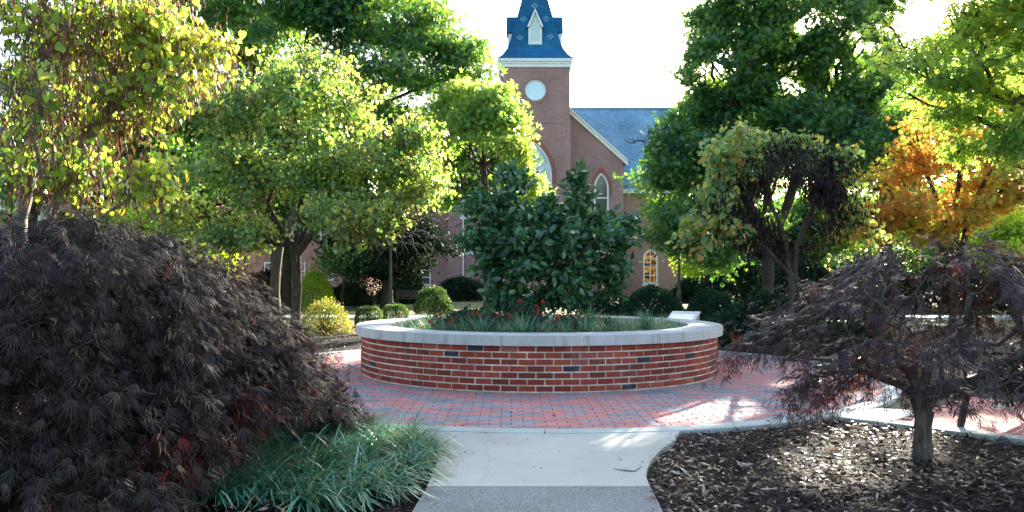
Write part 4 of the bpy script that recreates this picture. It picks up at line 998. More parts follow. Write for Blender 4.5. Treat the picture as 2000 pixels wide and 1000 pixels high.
def sign():
    r = empty('interpretive_sign', (3.35, 15.2, 0), 'slanted grey information panel on a blue metal stand behind the planter cap', 'information sign')
    c = np.array((3.22, 15.0)); yaw = math.radians(-26)      # panel faces (-sin, -cos) of the viewer
    fx = np.array((math.cos(yaw), math.sin(yaw))); fd = np.array((math.sin(yaw), -math.cos(yaw)))     # across, and downslope direction
    w, d, z0, z1 = .25, .26, .50, .66
    def q(a, b, z): p = c+fx*a+fd*b; return (p[0], p[1], z)
    mb = MB(); mb.add([q(-w, d, 0.02), q(w, d, 0.02), q(w, -d, .02), q(-w, -d, .02), q(-w, d, z0-.012), q(w, d, z0-.012), q(w, -d, z1-.012), q(-w, -d, z1-.012)],
                      [(0,3,2,1),(4,5,6,7),(0,1,5,4),(1,2,6,5),(2,3,7,6),(3,0,4,7)]); mb.build('stand', M['metal_blue'], r)
    def slab(a0, a1, t0, t1, h0, h1, name, mat, par=None):
        n = np.array((fd[0]*(z1-z0), fd[1]*(z1-z0), 2*d)); n /= np.linalg.norm(n); e = []
        for h in (h0, h1):
            for a, t in ((a0, t0), (a1, t0), (a1, t1), (a0, t1)):
                p = np.array(q(a, d-2*d*t, z0+(z1-z0)*t))+n*h; e.append(tuple(p))
        mb = MB(); mb.add(e, [(0,3,2,1),(4,5,6,7),(0,1,5,4),(1,2,6,5),(2,3,7,6),(3,0,4,7)])
        return mesh_obj(name, shift(mb.v, tuple(r.location)), mb.f, mat, par or r, mb.r)
    fr = slab(-w-.02, w+.02, -.03, 1.03, .0, .022, 'panel', plain('sign_frame', (.42, .50, .55), .4))
    slab(-w+.02, w-.03, .06, .78, .0225, .027, 'panel_sheet', plain('sign_sheet', (.62, .70, .74), .3), fr)
    slab(-w+.02, w-.03, .80, .82, .0225, .028, 'panel_line', M['black_iron'], fr)
    slab(-w+.04, -w+.17, .60, .72, .0275, .029, 'panel_heading', M['white_paint'], fr)
    slab(-w+.19, -w+.27, .60, .72, .0275, .029, 'panel_heading', M['white_paint'], fr)
sign()

def bench(origin, ax, dz, label, name='park_bench', length=1.7):
    """ax = unit facing direction (xy), seat runs across it"""
    f = np.array(ax)/np.linalg.norm(ax); s = np.array((-f[1], f[0])); o = np.array(origin[:2])
    r = empty(name, (o[0], o[1], dz), label, 'bench')
    def q(a, b, z): p = o+s*a+f*b; return (p[0], p[1], z+dz)
    for sg in (-1, 1):
        a = sg*(length/2-.08); mb = MB()
        mb.tube([q(a, .30, 0), q(a, .22, .42)], [.032, .026], 8); mb.tube([q(a, -.34, 0), q(a, -.18, .42), q(a, -.30, .88)], [.032, .026, .022], 8)
        mb.tube([q(a, .24, .41), q(a, -.20, .41)], .024, 8); mb.tube([q(a, .26, .42), q(a, .27, .64), q(a, .20, .67), q(a, -.24, .66)], .018, 8)
        mb.build('leg_frame', M['black_iron'], r)
    mb = MB()
    for k in range(7):
        b0 = -.17+k*.065; mb.obox(q(-length/2, b0, .425), s.tolist()+[0] if False else tuple(np.append(s*length, 0)), tuple(np.append(f*.045, 0)), (0, 0, .022))
    mb.build('seat', M['bench_slat'], r)
    mb = MB()
    for k in range(6):
        z = .50+k*.065; b0 = -.205-.012*k*1.6; mb.obox(q(-length/2, b0, z), tuple(np.append(s*length, 0)), tuple(np.append(f*.02, 0)), (0, 0, .045))
    mb.build('backrest', M['bench_slat'], r)
    return r
bc = pq(1.32, 1.05)
bench(bc, (-A_[0], -A_[1]), .0, 'black metal bench with wooden slats half hidden behind the right purple maple')
mb = MB()
for a, b in ((1.02, .27), (1.64, .27), (1.02, 1.83), (1.64, 1.83)):
    c = np.array(pq(a, b)); mb.flat([tuple(c-A_*.14-B_*.10), tuple(c+A_*.14-B_*.10), tuple(c+A_*.14+B_*.10), tuple(c-A_*.14+B_*.10)], -.05, .004)
tag(mb.build('bench_footing', M['curb']), kind='structure')
bench(G(803, 596)[:2], (0.1, -1), -.1, 'dark bench in deep shade beside the far path, left of the round hedge', length=1.5)
# ------------------------------------------------------------------ shrubs
def shrub(kind, label, cat, u, vb, Y, wpx, hpx, n, size, mat, tmpl=T_DIAMOND, square=False, group=None, ragged=.03, z0=-.08, depth=1.0, n_exp=2.0):
    x = (u-1000)*Y/F; rx = wpx*Y/F/2; rz = hpx*Y/F; ry = rx*depth; base = (x, Y, z0)
    r = empty(kind, base, label, cat, group)
    # twiggy inside
    d = unit(rng.normal(size=(90, 3))); d[:, 2] = np.abs(d[:, 2])
    mb = MB()
    for q in d[:60]: mb.tube([(x+q[0]*.05, Y+q[1]*.05, z0), (x+q[0]*rx*.4, Y+q[1]*ry*.4, z0+rz*.45*q[2]+.05), (x+q[0]*rx*.85, Y+q[1]*ry*.85, z0+rz*.85*q[2]+.03)], [.012, .008, .003], 4, False)
    mb.build('stem', M['bark'], r)
    d = unit(rng.normal(size=(n, 3))); d[:, 2] = np.abs(d[:, 2])*1.0-.15*rng.random(n)
    p_ = 2.0 if not square else 4.0
    k = (np.abs(d)**p_).sum(1)**(-1/p_); s = d*k[:, None]
    bump = 1+.10*(wob(s, 4.0, u*.1)-.5)*2*(.6 if square else 1)
    rad = rng.uniform(.72, 1.0, n)**.6*bump+np.abs(rng.normal(size=n))*ragged
    pos = np.array((x, Y, z0+rz*.12))+s*rad[:, None]*np.array((rx, ry, rz*.88))
    kk = pos[:, 2] > z0+.02; pos = pos[kk]; s = s[kk]; n = len(pos)
    leaves('foliage', pos, s*.9+rng.normal(size=(n, 3))*.7, s+rng.normal(size=(n, 3))*.8+np.array((0, 0, .5)), size*rng.uniform(.6, 1.4, n), tmpl, M[mat], r, base, .35, 2.5)
    return r
gr = 'clipped round shrubs around the planter'
shrub('round_hedge', 'rounded clipped hedge with sunlit top, left behind the planter', 'shrub', 846, 608, 31.5, 72, 52, 12000, .055, 'lf_box', group=gr)
shrub('boxwood', 'small square boxwood nearest the yellow shrub on the left', 'shrub', 720, 632, 23.2, 48, 38, 6000, .042, 'lf_box', square=True, group='two small boxwoods')
shrub('boxwood', 'small square boxwood beside the planter cap, right one of the pair', 'shrub', 773, 628, 24.3, 46, 38, 6000, .042, 'lf_box', square=True, group='two small boxwoods')
shrub('yellow_shrub', 'loose yellow and orange shrub beside the left purple maple', 'shrub', 636, 645, 19.6, 86, 62, 4200, .05, 'lf_spirea', ragged=.12)
shrub('round_hedge', 'dark round clipped yew just right of the magnolia', 'shrub', 1275, 618, 27, 112, 62, 14000, .075, 'lf_yew', group=gr)
shrub('round_hedge', 'dark round clipped yew to the right of the slanted sign', 'shrub', 1392, 622, 25.5, 104, 60, 14000, .072, 'lf_yew', group=gr)
shrub('round_hedge', 'dark clipped yew half hidden behind the right side of the magnolia', 'shrub', 1185, 618, 29, 100, 52, 11000, .078, 'lf_yew', group=gr)
shrub('lime_shrub', 'bright lime shrub in full sun behind the dark tree trunk', 'shrub', 614, 585, 36, 66, 70, 6000, .09, 'lf_lime', ragged=.1)
shrub('dark_holly', 'big black-green arched holly left of the lamp post', 'shrub', 724, 592, 41, 96, 92, 9000, .09, 'lf_dark', ragged=.08)
for i, (u, Y, w, h, lb) in enumerate([(520, 40, 90, 60, 'dark low shrub behind the grey leaning trunk'), (680, 43, 70, 34, 'low dark shrub row piece in front of the holly, left end'), (790, 46, 90, 40, 'dark shrub under the church window left of the round hedge'),
                                  (900, 52, 90, 40, 'dark shrub at the foot of the church tower, left side'), (1440, 34, 130, 96, 'tall dark yew behind the right redbud trunk'), (1350, 48, 70, 40, 'dark low shrub behind the right lamp post'),
                                  (1560, 36, 150, 90, 'wide dark yew right of the right redbud trunk'), (1700, 34, 160, 96, 'wide dark yew under the orange tree'), (1860, 34, 170, 92, 'dark yew right of the orange tree trunks'),
                                  (330, 36, 150, 80, 'dark shrub behind the left purple maple'), (160, 34, 170, 84, 'dark shrub by the far left brick house')]):
    shrub('evergreen_shrub', lb, 'shrub', u, 0, Y, w, h, 8000, .16, 'lf_dark', ragged=.10, group='dark background evergreens')
for i, (u, Y, w, h, lb) in enumerate([(1500, 14.6, 150, 110, 'spreading dark green shrub behind the left tip of the right purple maple'), (1640, 14, 170, 110, 'spreading dark shrub behind the right purple maple'),
                                  (1425, 17.5, 110, 50, 'low grey-green groundcover shrub right of the planter cap')]):
    shrub('laurel_shrub', lb, 'shrub', u, 0, Y, w, h, 5200, .08, 'lf_yew' if i == 2 else 'lf_dark', T_OVAL, ragged=.12, group='low shrubs right of the planter')
# roses in the planter
def rose(x, y, h, label, nf, sd):
    z = float(soil_z(np.array([[x, y, 0]]))[0])-.01; base = (x, y, z); r = empty('rose_bush', base, label, 'rose bush', 'red rose bushes in the planter')
    mb = MB(); tips = []
    for k in range(26):
        a = rng.uniform(0, 2*PI); s = rng.uniform(.05, .30); hh = h*rng.uniform(.5, 1.05)
        t = (x+math.cos(a)*s, y+math.sin(a)*s, z+hh); mb.tube([base, (x+math.cos(a)*s*.4, y+math.sin(a)*s*.4, z+hh*.55), t], [.006, .004, .002], 4, False); tips.append(t)
    mb.build('stem', M['bark'], r)
    tips = np.array(tips); n = 520; i = rng.integers(0, len(tips), n); pos = base+(tips[i]-base)*rng.uniform(.3, 1.05, (n, 1))+rng.normal(size=(n, 3))*.035
    leaves('foliage', pos, rng.normal(size=(n, 3))+np.array((0, 0, -.3)), rng.normal(size=(n, 3))*.6+np.array((0, 0, 1)), .045*rng.uniform(.6, 1.3, n), T_OVAL, M['lf_yew'], r, base, .3, 3, .3)
    fr = tips[np.argsort(tips[:, 1]-.6*tips[:, 2])][:nf]
    for c in fr:
        m = 26; d = unit(rng.normal(size=(m, 3))); p = c+d*.006
        leaves('rose', p, d, rng.normal(size=(m, 3)), np.full(m, .026), T_OVAL, M['petal'], r, base, .0)
for (u, dy, h, nf, lb) in [(865, 1.1, .30, 3, 'sparse red rose bush at the left of the planter'), (905, 1.25, .33, 4, 'red rose bush behind the tall left spiky tuft'), (952, 1.3, .30, 4, 'low red rose bush left of the magnolia stem'), (1000, 1.25, .42, 4, 'taller red rose bush with blooms below the magnolia'),
                       (1045, 1.3, .42, 4, 'red rose bush at the centre front of the planter'), (1088, 1.38, .30, 6, 'rose bush with most red blooms right of centre'), (1118, 1.3, .26, 5, 'low red rose bush at the right of the bloom cluster'), (1165, 1.2, .24, 1, 'nearly flowerless rose bush under the right side of the magnolia')]:
    y = CY-dy; x = (u-1000)*y/F; rose(x, y, h, lb, nf, 0)

# ------------------------------------------------------------------ magnolia in the planter
bl = []
for (u, v, ru, rv, Y, ry) in [(985, 420, 60, 75, 11.6, .55), (1000, 355, 32, 42, 11.6, .3), (940, 470, 45, 40, 11.4, .45), (1130, 395, 28, 55, 11.6, .25), (1128, 345, 15, 30, 11.6, .14), (1140, 470, 75, 55, 11.3, .6),
                       (1210, 465, 48, 48, 11.5, .45), (1060, 480, 70, 55, 11.1, .6), (1195, 530, 42, 45, 11.4, .4), (1020, 530, 65, 38, 11.2, .55), (1110, 545, 60, 35, 11.2, .5), (960, 540, 30, 25, 11.4, .3), (1130, 440, 60, 40, 11.5, .45), (1180, 425, 45, 22, 11.5, .3), (1060, 580, 75, 22, 11.6, .5), (1060, 430, 55, 30, 11.6, .4), (935, 400, 35, 55, 11.7, .3), (990, 470, 60, 55, 11.3, .5), (985, 575, 40, 28, 11.3, .35), (1020, 590, 50, 20, 11.2, .35), (950, 520, 40, 40, 11.4, .35), (1120, 585, 60, 20, 11.2, .4), (1065, 400, 30, 28, 11.7, .25)]:
    bl.append(pb(u, v, Y, ru, rv, ry))
b0 = (.32, 11.75, .60)
tree('magnolia', 'dark glossy magnolia shrub growing in the middle of the round planter', 'shrub',
     [[b0, (.20, 11.7, 1.1), (.0, 11.65, 1.8), (-.05, 11.6, 2.4)], [b0, (.55, 11.6, 1.1), (.85, 11.6, 1.9), (.95, 11.6, 2.6)], [b0, (.8, 11.5, 1.0), (1.3, 11.5, 1.5)], [b0, (-.1, 11.5, 1.0), (-.4, 11.4, 1.4)]],
     .045, bl, 900, [dict(name='crown', t=T_OVAL, m='lf_magnolia', n=13500, size=.112, spread=(.065, .065, .055), back=.14, droop=.35, out=.5, dj=.6, clump=.15)], bark='bark_grey', w=.3, seg=.14, bow=.03, jit=.015, rtip=.004, shell=.35, sides=5)
shrub('perennial_clump', 'leafy dark perennial at the left side of the planter behind the grass', 'plant', 925, 0, 12.2, 105, 20, 1500, .07, 'lf_yew', T_OVAL, ragged=.15, z0=.62)

# ------------------------------------------------------------------ purple lace-leaf maples
def dome_targets(cx, cy, rx, ry, zt, zedge, n, layers=(.55, 1.0), p=2.2, seed=0., gap=.2, fscale=None):
    out = []
    while len(out) < n:
        a = rng.uniform(0, 2*PI); r = math.sqrt(rng.random())*1.0; lay = rng.uniform(*layers)
        k = 1+.12*math.sin(3*a+seed)+.08*math.sin(5*a+2*seed)
        x, y = cx+rx*r*k*math.cos(a), cy+ry*r*k*math.sin(a)
        z = zedge+(zt-zedge)*(1-r**p)*1.0
        z = z*lay if lay < .9 else z
        z += .12*math.sin(x*4.3+seed)*math.sin(y*3.7)+.07*math.sin(x*9.1+2*seed+y*3)*math.sin(y*8.3-seed)
        if z < .12: z = .12+rng.random()*.1
        out.append((x, y, z))
    out = np.array(out); return out
def empty_part(name, parent):
    o = bpy.data.objects.new(name, None); COL.objects.link(o); o.parent = parent; o.empty_display_size = .1; return o
def lm_cut(p):
    lim = np.interp(p[:, 2], [.2, .36, .54, .75, .96, 1.2, 1.45, 1.63, 1.8], [-.90, -.92, -1.0, -1.12, -1.33, -1.55, -1.87, -2.3, -2.9])+.05*rng.normal(size=len(p))
    return (p[:, 0] < lim-.25*np.clip(p[:, 1]-5.5, 0, 2)) & ~((p[:, 2] < .46) & (p[:, 1] < 5.7) & (p[:, 0] > -1.58+.07*rng.normal(size=len(p))))
def lace_maple(label, base, trunks, r0, tg, nleaf, size, mat, bark, w, cen, extra=None, seg=.12, rtip=.0035, droop=.9, spread=.05, jit=.02, bow=.10, tmin=None):
    root = empty('lace_leaf_maple', base, label, 'tree', 'two purple lace-leaf maples')
    A, PAR, tips, ntr = skeleton(trunks, tg, w, seg, bow, jit)
    R = radii(A, PAR, tips, r0, rtip, 2.0)
    branch_mesh('trunk', A, PAR, R, M[bark], root, base, sides=8, lump=.04)
    tp, td = A[tips], unit(A[tips]-A[PAR[tips]])
    # hanging tassels: every tip carries a short drooping run of leaves
    n = nleaf; i = rng.integers(0, len(tp), n); s = rng.random(n)
    out = tp[i]-np.array((cen[0], cen[1], 0)); out[:, 2] = 0; out = unit(out)
    pos = tp[i]-td[i]*(.22*(1-s))[:, None]+out*(.10*s)[:, None]+np.array((0, 0, -1.))*(.16*s*s)[:, None]+rng.normal(size=(n, 3))*spread
    pos[:, 2] = np.maximum(pos[:, 2], .03+rng.random(n)*.05)
    d = out*(.75)+rng.normal(size=(n, 3))*.45+np.array((0, 0, -droop))*(.35+s)[:, None]
    nr = np.array((0, 0, 1.))+out*.6+rng.normal(size=(n, 3))*.45
    if extra is not None:
        k = extra(pos); pos, d, nr = pos[k], d[k], nr[k]
    m = len(pos)
    c = wob(pos, 1.6, 4.)
    rv = np.clip(.72*rng.random(m)+.28*c, 0, 1); hot = (wob(pos, 2.6, 9.) > .80) & (rng.random(m) < .35); rv[hot] = rng.uniform(.93, 1, hot.sum()); rv[~hot] *= .93
    sz = size*rng.uniform(.45, 1.6, m); part = rng.random(m); fo = empty_part('crown', root)
    for T_, k in [(T_LACE, part < .22)]+[(T_TASSELS[q_], (part >= .22+.195*q_) & (part < .22+.195*(q_+1))) for q_ in range(4)]:
        leaves('leaf_layer', pos[k], d[k], nr[k], sz[k], T_, M[mat], fo, base, rnd=rv[k])
    return root
# left: big weeping mound
LC = (-3.05, 5.55)
tg = np.concatenate([dome_targets(*LC, 2.30, 1.62, 1.60, .16, 1100, (.93, 1.0), 3.2, 1.0), dome_targets(*LC, 2.30, 1.6, 1.55, .16, 900, (.35, .93), 3.2, 1.0),
                     dome_targets(-2.6, 5.2, .8, .9, 1.70, 1.2, 160, (.9, 1.), 2.0, 2.0), dome_targets(-3.9, 5.0, .9, .8, 1.66, 1.2, 160, (.9, 1.), 2.0, .5), dome_targets(-1.85, 5.6, .95, .95, 1.22, .18, 420, (.6, 1.), 2.4, .3), dome_targets(-2.2, 4.6, .75, .75, 1.0, .12, 260, (.4, 1.), 2.4, .3)])
tg = tg[((wob(tg, 2.1, 6.0) > .26) | (tg[:, 0] > -2.1)) & (lm_cut(tg+np.array((.16, 0, 0))))]
b0 = (-3.1, 5.7, -.04)
lace_maple('huge weeping dark purple lace-leaf maple filling the left foreground', b0,
           [[b0, (-3.05, 5.65, .5), (-2.9, 5.6, .9)], [b0, (-3.2, 5.6, .5), (-3.7, 5.5, 1.0), (-4.2, 5.4, 1.25)], [b0, (-2.9, 5.5, .5), (-2.3, 5.4, 1.0), (-1.8, 5.4, 1.05)]],
           .10, tg, 62000, .098, 'lf_purple', 'bark_old', .25, LC, extra=lm_cut)
# right: open umbrella on a visible trunk
RC_ = (3.35, 5.95)
tg = np.concatenate([dome_targets(3.35, 6.0, 1.75, 1.25, 1.56, .72, 420, (.9, 1.), 2.2, 2.0), dome_targets(3.45, 6.0, 1.5, 1.1, 1.30, .75, 200, (.6, .95), 2.2, 2.0),
                     dome_targets(2.15, 5.8, .75, .5, 1.0, .58, 120, (.9, 1.), 2., 1.), dome_targets(3.2, 6.0, .7, .6, 1.66, 1.2, 90, (.9, 1.), 2., 1.), dome_targets(4.1, 5.9, .7, .6, 1.5, 1.1, 100, (.9, 1.), 2., 1.),
                     dome_targets(3.15, 5.45, .45, .25, .85, .55, 50, (.8, 1.), 2., 1.),
                     dome_targets(4.15, 5.75, .75, .4, .98, .62, 190, (.8, 1.), 2., 1.), dome_targets(2.5, 5.75, .6, .3, .85, .50, 120, (.8, 1.), 2., 1.), dome_targets(3.7, 5.6, .5, .3, .80, .5, 90, (.8, 1.), 2., 1.)])
tg = tg[(wob(tg, 2.7, 2.0) > .42) & (tg[:, 2] > .42)]
b0 = (3.0, 5.85, -.05)
lace_maple('smaller purple lace-leaf maple with bare silvery twigs on the right', b0,
           [[b0, (3.02, 5.86, .2), (2.99, 5.87, .45), (3.05, 5.88, .68)], [b0, (3.02, 5.86, .2), (3.0, 5.87, .44), (3.08, 5.9, .72), (3.3, 6.0, .82), (3.7, 6.05, .80), (4.1, 6.1, 1.05), (4.35, 6.1, 1.2)],
            [b0, (3.02, 5.86, .2), (2.98, 5.88, .44), (2.98, 5.9, .66), (2.8, 6.0, .80), (2.4, 6.0, .86), (2.05, 5.95, .78)],
            [b0, (3.02, 5.86, .2), (3.0, 5.87, .44), (3.12, 5.92, .7), (3.25, 6.05, 1.0), (3.2, 6.15, 1.3)]],
           .080, tg, 9000, .098, 'lf_purple_r', 'bark_lace', .28, RC_, rtip=.003, jit=.028, spread=.045)

# ------------------------------------------------------------------ trees
# A: near redbud, upper left
bl = [pb(60, 60, 7.0, 150, 110, 1.0), pb(230, 60, 7.2, 150, 100, 1.0), pb(330, 60, 7.4, 80, 70, .8), pb(120, 200, 7.0, 180, 110, 1.0), pb(270, 200, 7.4, 90, 90, .8), pb(60, 330, 7.2, 110, 90, .8),
      pb(200, 330, 7.4, 130, 70, .8), pb(310, 350, 7.6, 70, 60, .6), pb(40, -140, 7.0, 260, 130, 1.4), pb(330, -110, 7.4, 150, 90, 1.0), pb(380, 130, 7.6, 30, 40, .4)]
b0 = (-5.0, 7.9, -.05)
tree('redbud_tree', 'near redbud with big yellow-green heart leaves and brown pods hanging over the upper left corner', 'tree',
     [[b0, (-4.9, 7.8, 1.2), (-4.6, 7.6, 2.4), (-4.3, 7.4, 3.6)], [b0, (-5.0, 7.8, 1.0), (-4.0, 7.5, 2.6), (-3.3, 7.3, 3.4)], [b0, (-4.9, 7.8, 1.2), (-3.9, 7.6, 1.9), (-3.2, 7.4, 2.3)]],
     .085, bl, 1100, [dict(name='crown', t=T_HEART, m='lf_redbud', n=9500, size=.064, cut=lambda p: (p[:, 0] > -3.5) | (rng.random(len(p)) < .38), spread=(.08, .08, .07), back=.25, droop=1.0, out=.4, dj=.6, nj=.8, up=.05, clump=.3, cs=1.8, bias=.05),
                    dict(name='seed_pods', t=T_POD, m='pod', n=20000, size=.070, spread=(.12, .12, .10), back=.4, droop=2.0, out=.1, dj=.5, nj=1)],
     bark='bark_grey', w=.25, seg=.22, bow=.05, jit=.04, rtip=.0035, shell=.3, gap=.30, gs=2.0, seed=2.0, sides=6)
# B: middle redbud
bl = [pb(560, 180, 17.5, 110, 90, 1.6), pb(450, 230, 18, 110, 90, 1.6), pb(660, 210, 17.5, 90, 80, 1.5), pb(570, 300, 17, 160, 90, 1.8), pb(720, 330, 17.2, 110, 90, 1.6), pb(820, 350, 17.5, 75, 90, 1.3),
      pb(850, 430, 17.5, 48, 60, 1.0), pb(480, 360, 17.5, 110, 80, 1.6), pb(700, 420, 17, 120, 50, 1.4), pb(470, 450, 18.5, 60, 60, 1.0), pb(620, 120, 18, 60, 40, 1.0), pb(800, 260, 17.5, 60, 40, 1.0), pb(510, 465, 18, 75, 35, 1.2), pb(640, 450, 17, 70, 28, 1.0), pb(420, 470, 18, 60, 40, 1.0), pb(865, 465, 17.2, 40, 34, 1.0), pb(790, 440, 17.2, 80, 40, 1.2), pb(350, 400, 18.4, 60, 60, 1.2)]
b0 = P(578, 0, 18.2); b0 = (b0[0], 18.2, -.05)
q = lambda u, v, Y: P(u, v, Y)
tree('redbud_tree', 'round pale green redbud with dark crooked trunk left of the church tower', 'tree',
     [[b0, q(582, 560, 18.2), q(578, 470, 18.2), q(590, 380, 18.1), q(570, 290, 18), q(560, 200, 18)],
      [b0, q(582, 560, 18.2), q(580, 500, 18.2), q(620, 440, 18), q(680, 400, 17.8), q(760, 380, 17.6), q(830, 370, 17.5)],
      [b0, q(582, 560, 18.2), q(578, 480, 18.2), q(640, 380, 17.8), q(700, 300, 17.6)],
      [b0, q(578, 560, 18.2), q(570, 480, 18.2), q(520, 400, 18), q(470, 330, 18)]],
     .15, bl, 1700, [dict(name='crown', t=T_HEART, m='lf_redbud_mid', n=31000, size=.079, spread=(.15, .15, .10), back=.5, droop=.8, out=.5, dj=.6, nj=.8, up=.1, clump=.2, cs=.9),
                    dict(name='seed_pods', t=T_POD, m='pod', n=14000, size=.09, spread=(.16, .16, .14), back=.6, droop=2.0, out=.1, dj=.5, nj=1, where=lambda p: wob(p, 1.1, 7.) > .45)],
     bark='bark_old', w=.3, seg=.4, bow=.06, jit=.06, rtip=.006, shell=.55, gap=.27, gs=1.2, seed=4.0, sides=7)
# bare hanging twigs below it
tw_root = [x for x in scene.objects if x.name.startswith('redbud_tree')][-1]
for k in range(70):
    u, v = rng.uniform(660, 880), rng.uniform(440, 478); Y = rng.uniform(16.8, 18); p = np.array(P(u, v, Y)); d = np.array((rng.normal(.25, .35), rng.normal(0, .2), -rng.uniform(.15, .6)))
    pts = [p]; 
    for s in range(5): p = p+d*.13+rng.normal(size=3)*.02; d = d+rng.normal(size=3)*.10+np.array((.02, 0, -.03)); pts.append(p)
    mb = MB(); mb.tube(pts, [.009, .008, .007, .006, .005, .003], 4, False); mesh_obj('bare_twig', shift(mb.v, b0), mb.f, M['bark_grey'], tw_root, mb.r)

# C: big maples behind
def far_tree(kind, label, u, Y, bl, n, nl, size, mat, r0, trunks=None, tm=T_STAR, bark='bark_old', gap=.3, gs=.55, seed=0., spread=.42, group='large shade trees behind the planter', **kw):
    if trunks is None:
        x = (u-1000)*Y/F; top = max(b[2]+b[5]*.4 for b in bl); cxx = np.mean([b[0] for b in bl])
        trunks = [[(x, Y, -.1), (x+.05, Y, 2), (x*.8+cxx*.2, Y, top*.5), (x*.6+cxx*.4, Y, top*.85)]]
    sp = dict(name='crown', t=tm, m=mat, n=nl, size=size, spread=(spread*.62, spread*.62, spread*.34), back=.7, droop=.5, out=.5, dj=.7, nj=.8, up=.15, clump=.35, cs=.7, bias=.02); sp.update(kw)
    return tree(kind, label, 'tree', trunks, r0, bl, n, [sp], group, bark, .3, .7, .07, .09, .010, .5, gap, gs, seed, 6)
bl = [pb(520, 40, 29, 200, 110, 3), pb(700, 60, 28, 170, 110, 3), pb(850, 60, 28, 110, 75, 2.2), pb(640, 170, 28, 200, 90, 3), pb(830, 160, 27.5, 130, 70, 2.4), pb(440, 180, 29, 130, 100, 2.6), pb(900, 120, 27, 60, 60, 1.6),
      pb(600, -90, 29, 260, 100, 3.5), pb(780, -60, 28, 130, 70, 3), pb(400, -30, 29, 130, 110, 3), pb(760, 260, 28, 140, 70, 2.2), pb(420, 330, 30, 90, 90, 2.4), pb(450, 60, 26, 90, 80, 2.0), pb(430, -60, 26, 110, 80, 2.0), pb(650, 20, 26, 120, 60, 2.0), pb(900, 215, 26.5, 60, 35, 1.5), pb(830, 235, 28, 80, 45, 2), pb(690, 300, 28.5, 120, 60, 2.4), pb(560, 290, 29, 140, 80, 2.4), pb(870, 310, 28, 60, 70, 1.8)]
b0 = P(532, 0, 28.5); b0 = (b0[0], 28.5, -.1)
far_tree('maple_tree', 'tall dark green maple with leaning grey trunk behind the pale redbud', 532, 28.5, bl, 2300, 80000, .145, 'lf_maple', .27,
         [[b0, q(545, 480, 28.5), q(520, 400, 28.5), q(560, 250, 28.5), q(600, 80, 28.5), q(610, -100, 28.5)], [b0, q(545, 480, 28.5), q(620, 330, 28.3), q(720, 210, 28), q(850, 160, 27.5)], [b0, q(535, 480, 28.5), q(450, 350, 29), q(400, 200, 29)]], bark='bark_old', seed=1.5)
bl = [pb(960, 215, 24, 55, 45, 1.3), pb(985, 290, 23.5, 52, 50, 1.2), pb(930, 330, 24, 55, 60, 1.4), pb(1015, 340, 23.5, 38, 45, 1.0), pb(900, 240, 24.5, 50, 40, 1.2), pb(950, 180, 24.5, 45, 28, 1.0), pb(890, 180, 25, 40, 25, 1.0), pb(1020, 290, 23.5, 30, 40, .8), pb(990, 230, 24, 35, 40, .9), pb(1030, 370, 23.5, 28, 35, .8), pb(960, 400, 24, 60, 70, 1.2), pb(1008, 340, 24, 40, 60, 1.0), pb(1036, 365, 23.8, 22, 50, .8), pb(925, 290, 24.3, 50, 60, 1.2), pb(905, 260, 24.3, 70, 70, 1.4), pb(870, 340, 24.6, 40, 50, 1.2), pb(1000, 250, 24.0, 38, 50, 1.0)]
b0 = P(958, 0, 24.5); b0 = (b0[0], 24.5, -.1)
far_tree('maple_tree', 'slim sunlit maple in front of the left side of the church tower', 905, 24.5, bl, 1300, 32000, .115, 'lf_oak', .14,
         [[b0, q(958, 480, 24.5), q(950, 380, 24.4), q(945, 280, 24.2), q(950, 210, 24.2)]], seed=3.0, spread=.28, bias=-.03)
# D: right gum tree; crown above the frame is shaped to shade the foreground
bl = [pb(1500, 40, 26, 120, 80, 2.6), pb(1430, 100, 26, 75, 80, 2.2), pb(1580, 110, 26, 140, 90, 2.8), pb(1370, 190, 26, 70, 80, 2), pb(1480, 220, 26, 160, 100, 3), pb(1650, 170, 26, 110, 90, 2.4), pb(1310, 280, 26, 75, 65, 2), pb(1295, 345, 26, 68, 50, 2),
      pb(1380, 330, 26, 130, 80, 2.6), pb(1312, 415, 26, 64, 55, 2), pb(1480, -50, 25.5, 90, 55, 2.6), pb(1600, -30, 26, 90, 55, 2.6), pb(1425, -35, 25, 60, 45, 2.0), pb(1540, -90, 25, 90, 50, 2.6), pb(1700, -20, 26, 90, 60, 2.4), pb(1560, 300, 27, 150, 100, 2.6), pb(1690, 290, 27, 110, 100, 2.4), pb(1340, 480, 27, 90, 50, 2), pb(1440, 440, 28, 110, 70, 2.2), pb(1400, 40, 26, 40, 50, 1.4), pb(1700, 100, 26, 60, 50, 1.6)]
b0 = P(1500, 0, 27); b0 = (b0[0], 27, -.1)
far_tree('sweetgum_tree', 'tall broad green tree standing right of the church', 1500, 27, bl, 3200, 120000, .125, 'lf_gum', .27,
         [[b0, q(1500, 480, 27), q(1495, 300, 27), q(1505, 100, 26.5), q(1510, -60, 26)], [b0, q(1500, 490, 27), q(1440, 350, 26.6), q(1400, 200, 26)], [b0, q(1500, 480, 27), q(1570, 320, 26.6), q(1620, 150, 26)]], seed=5.0, gap=.10, bias=-.03)
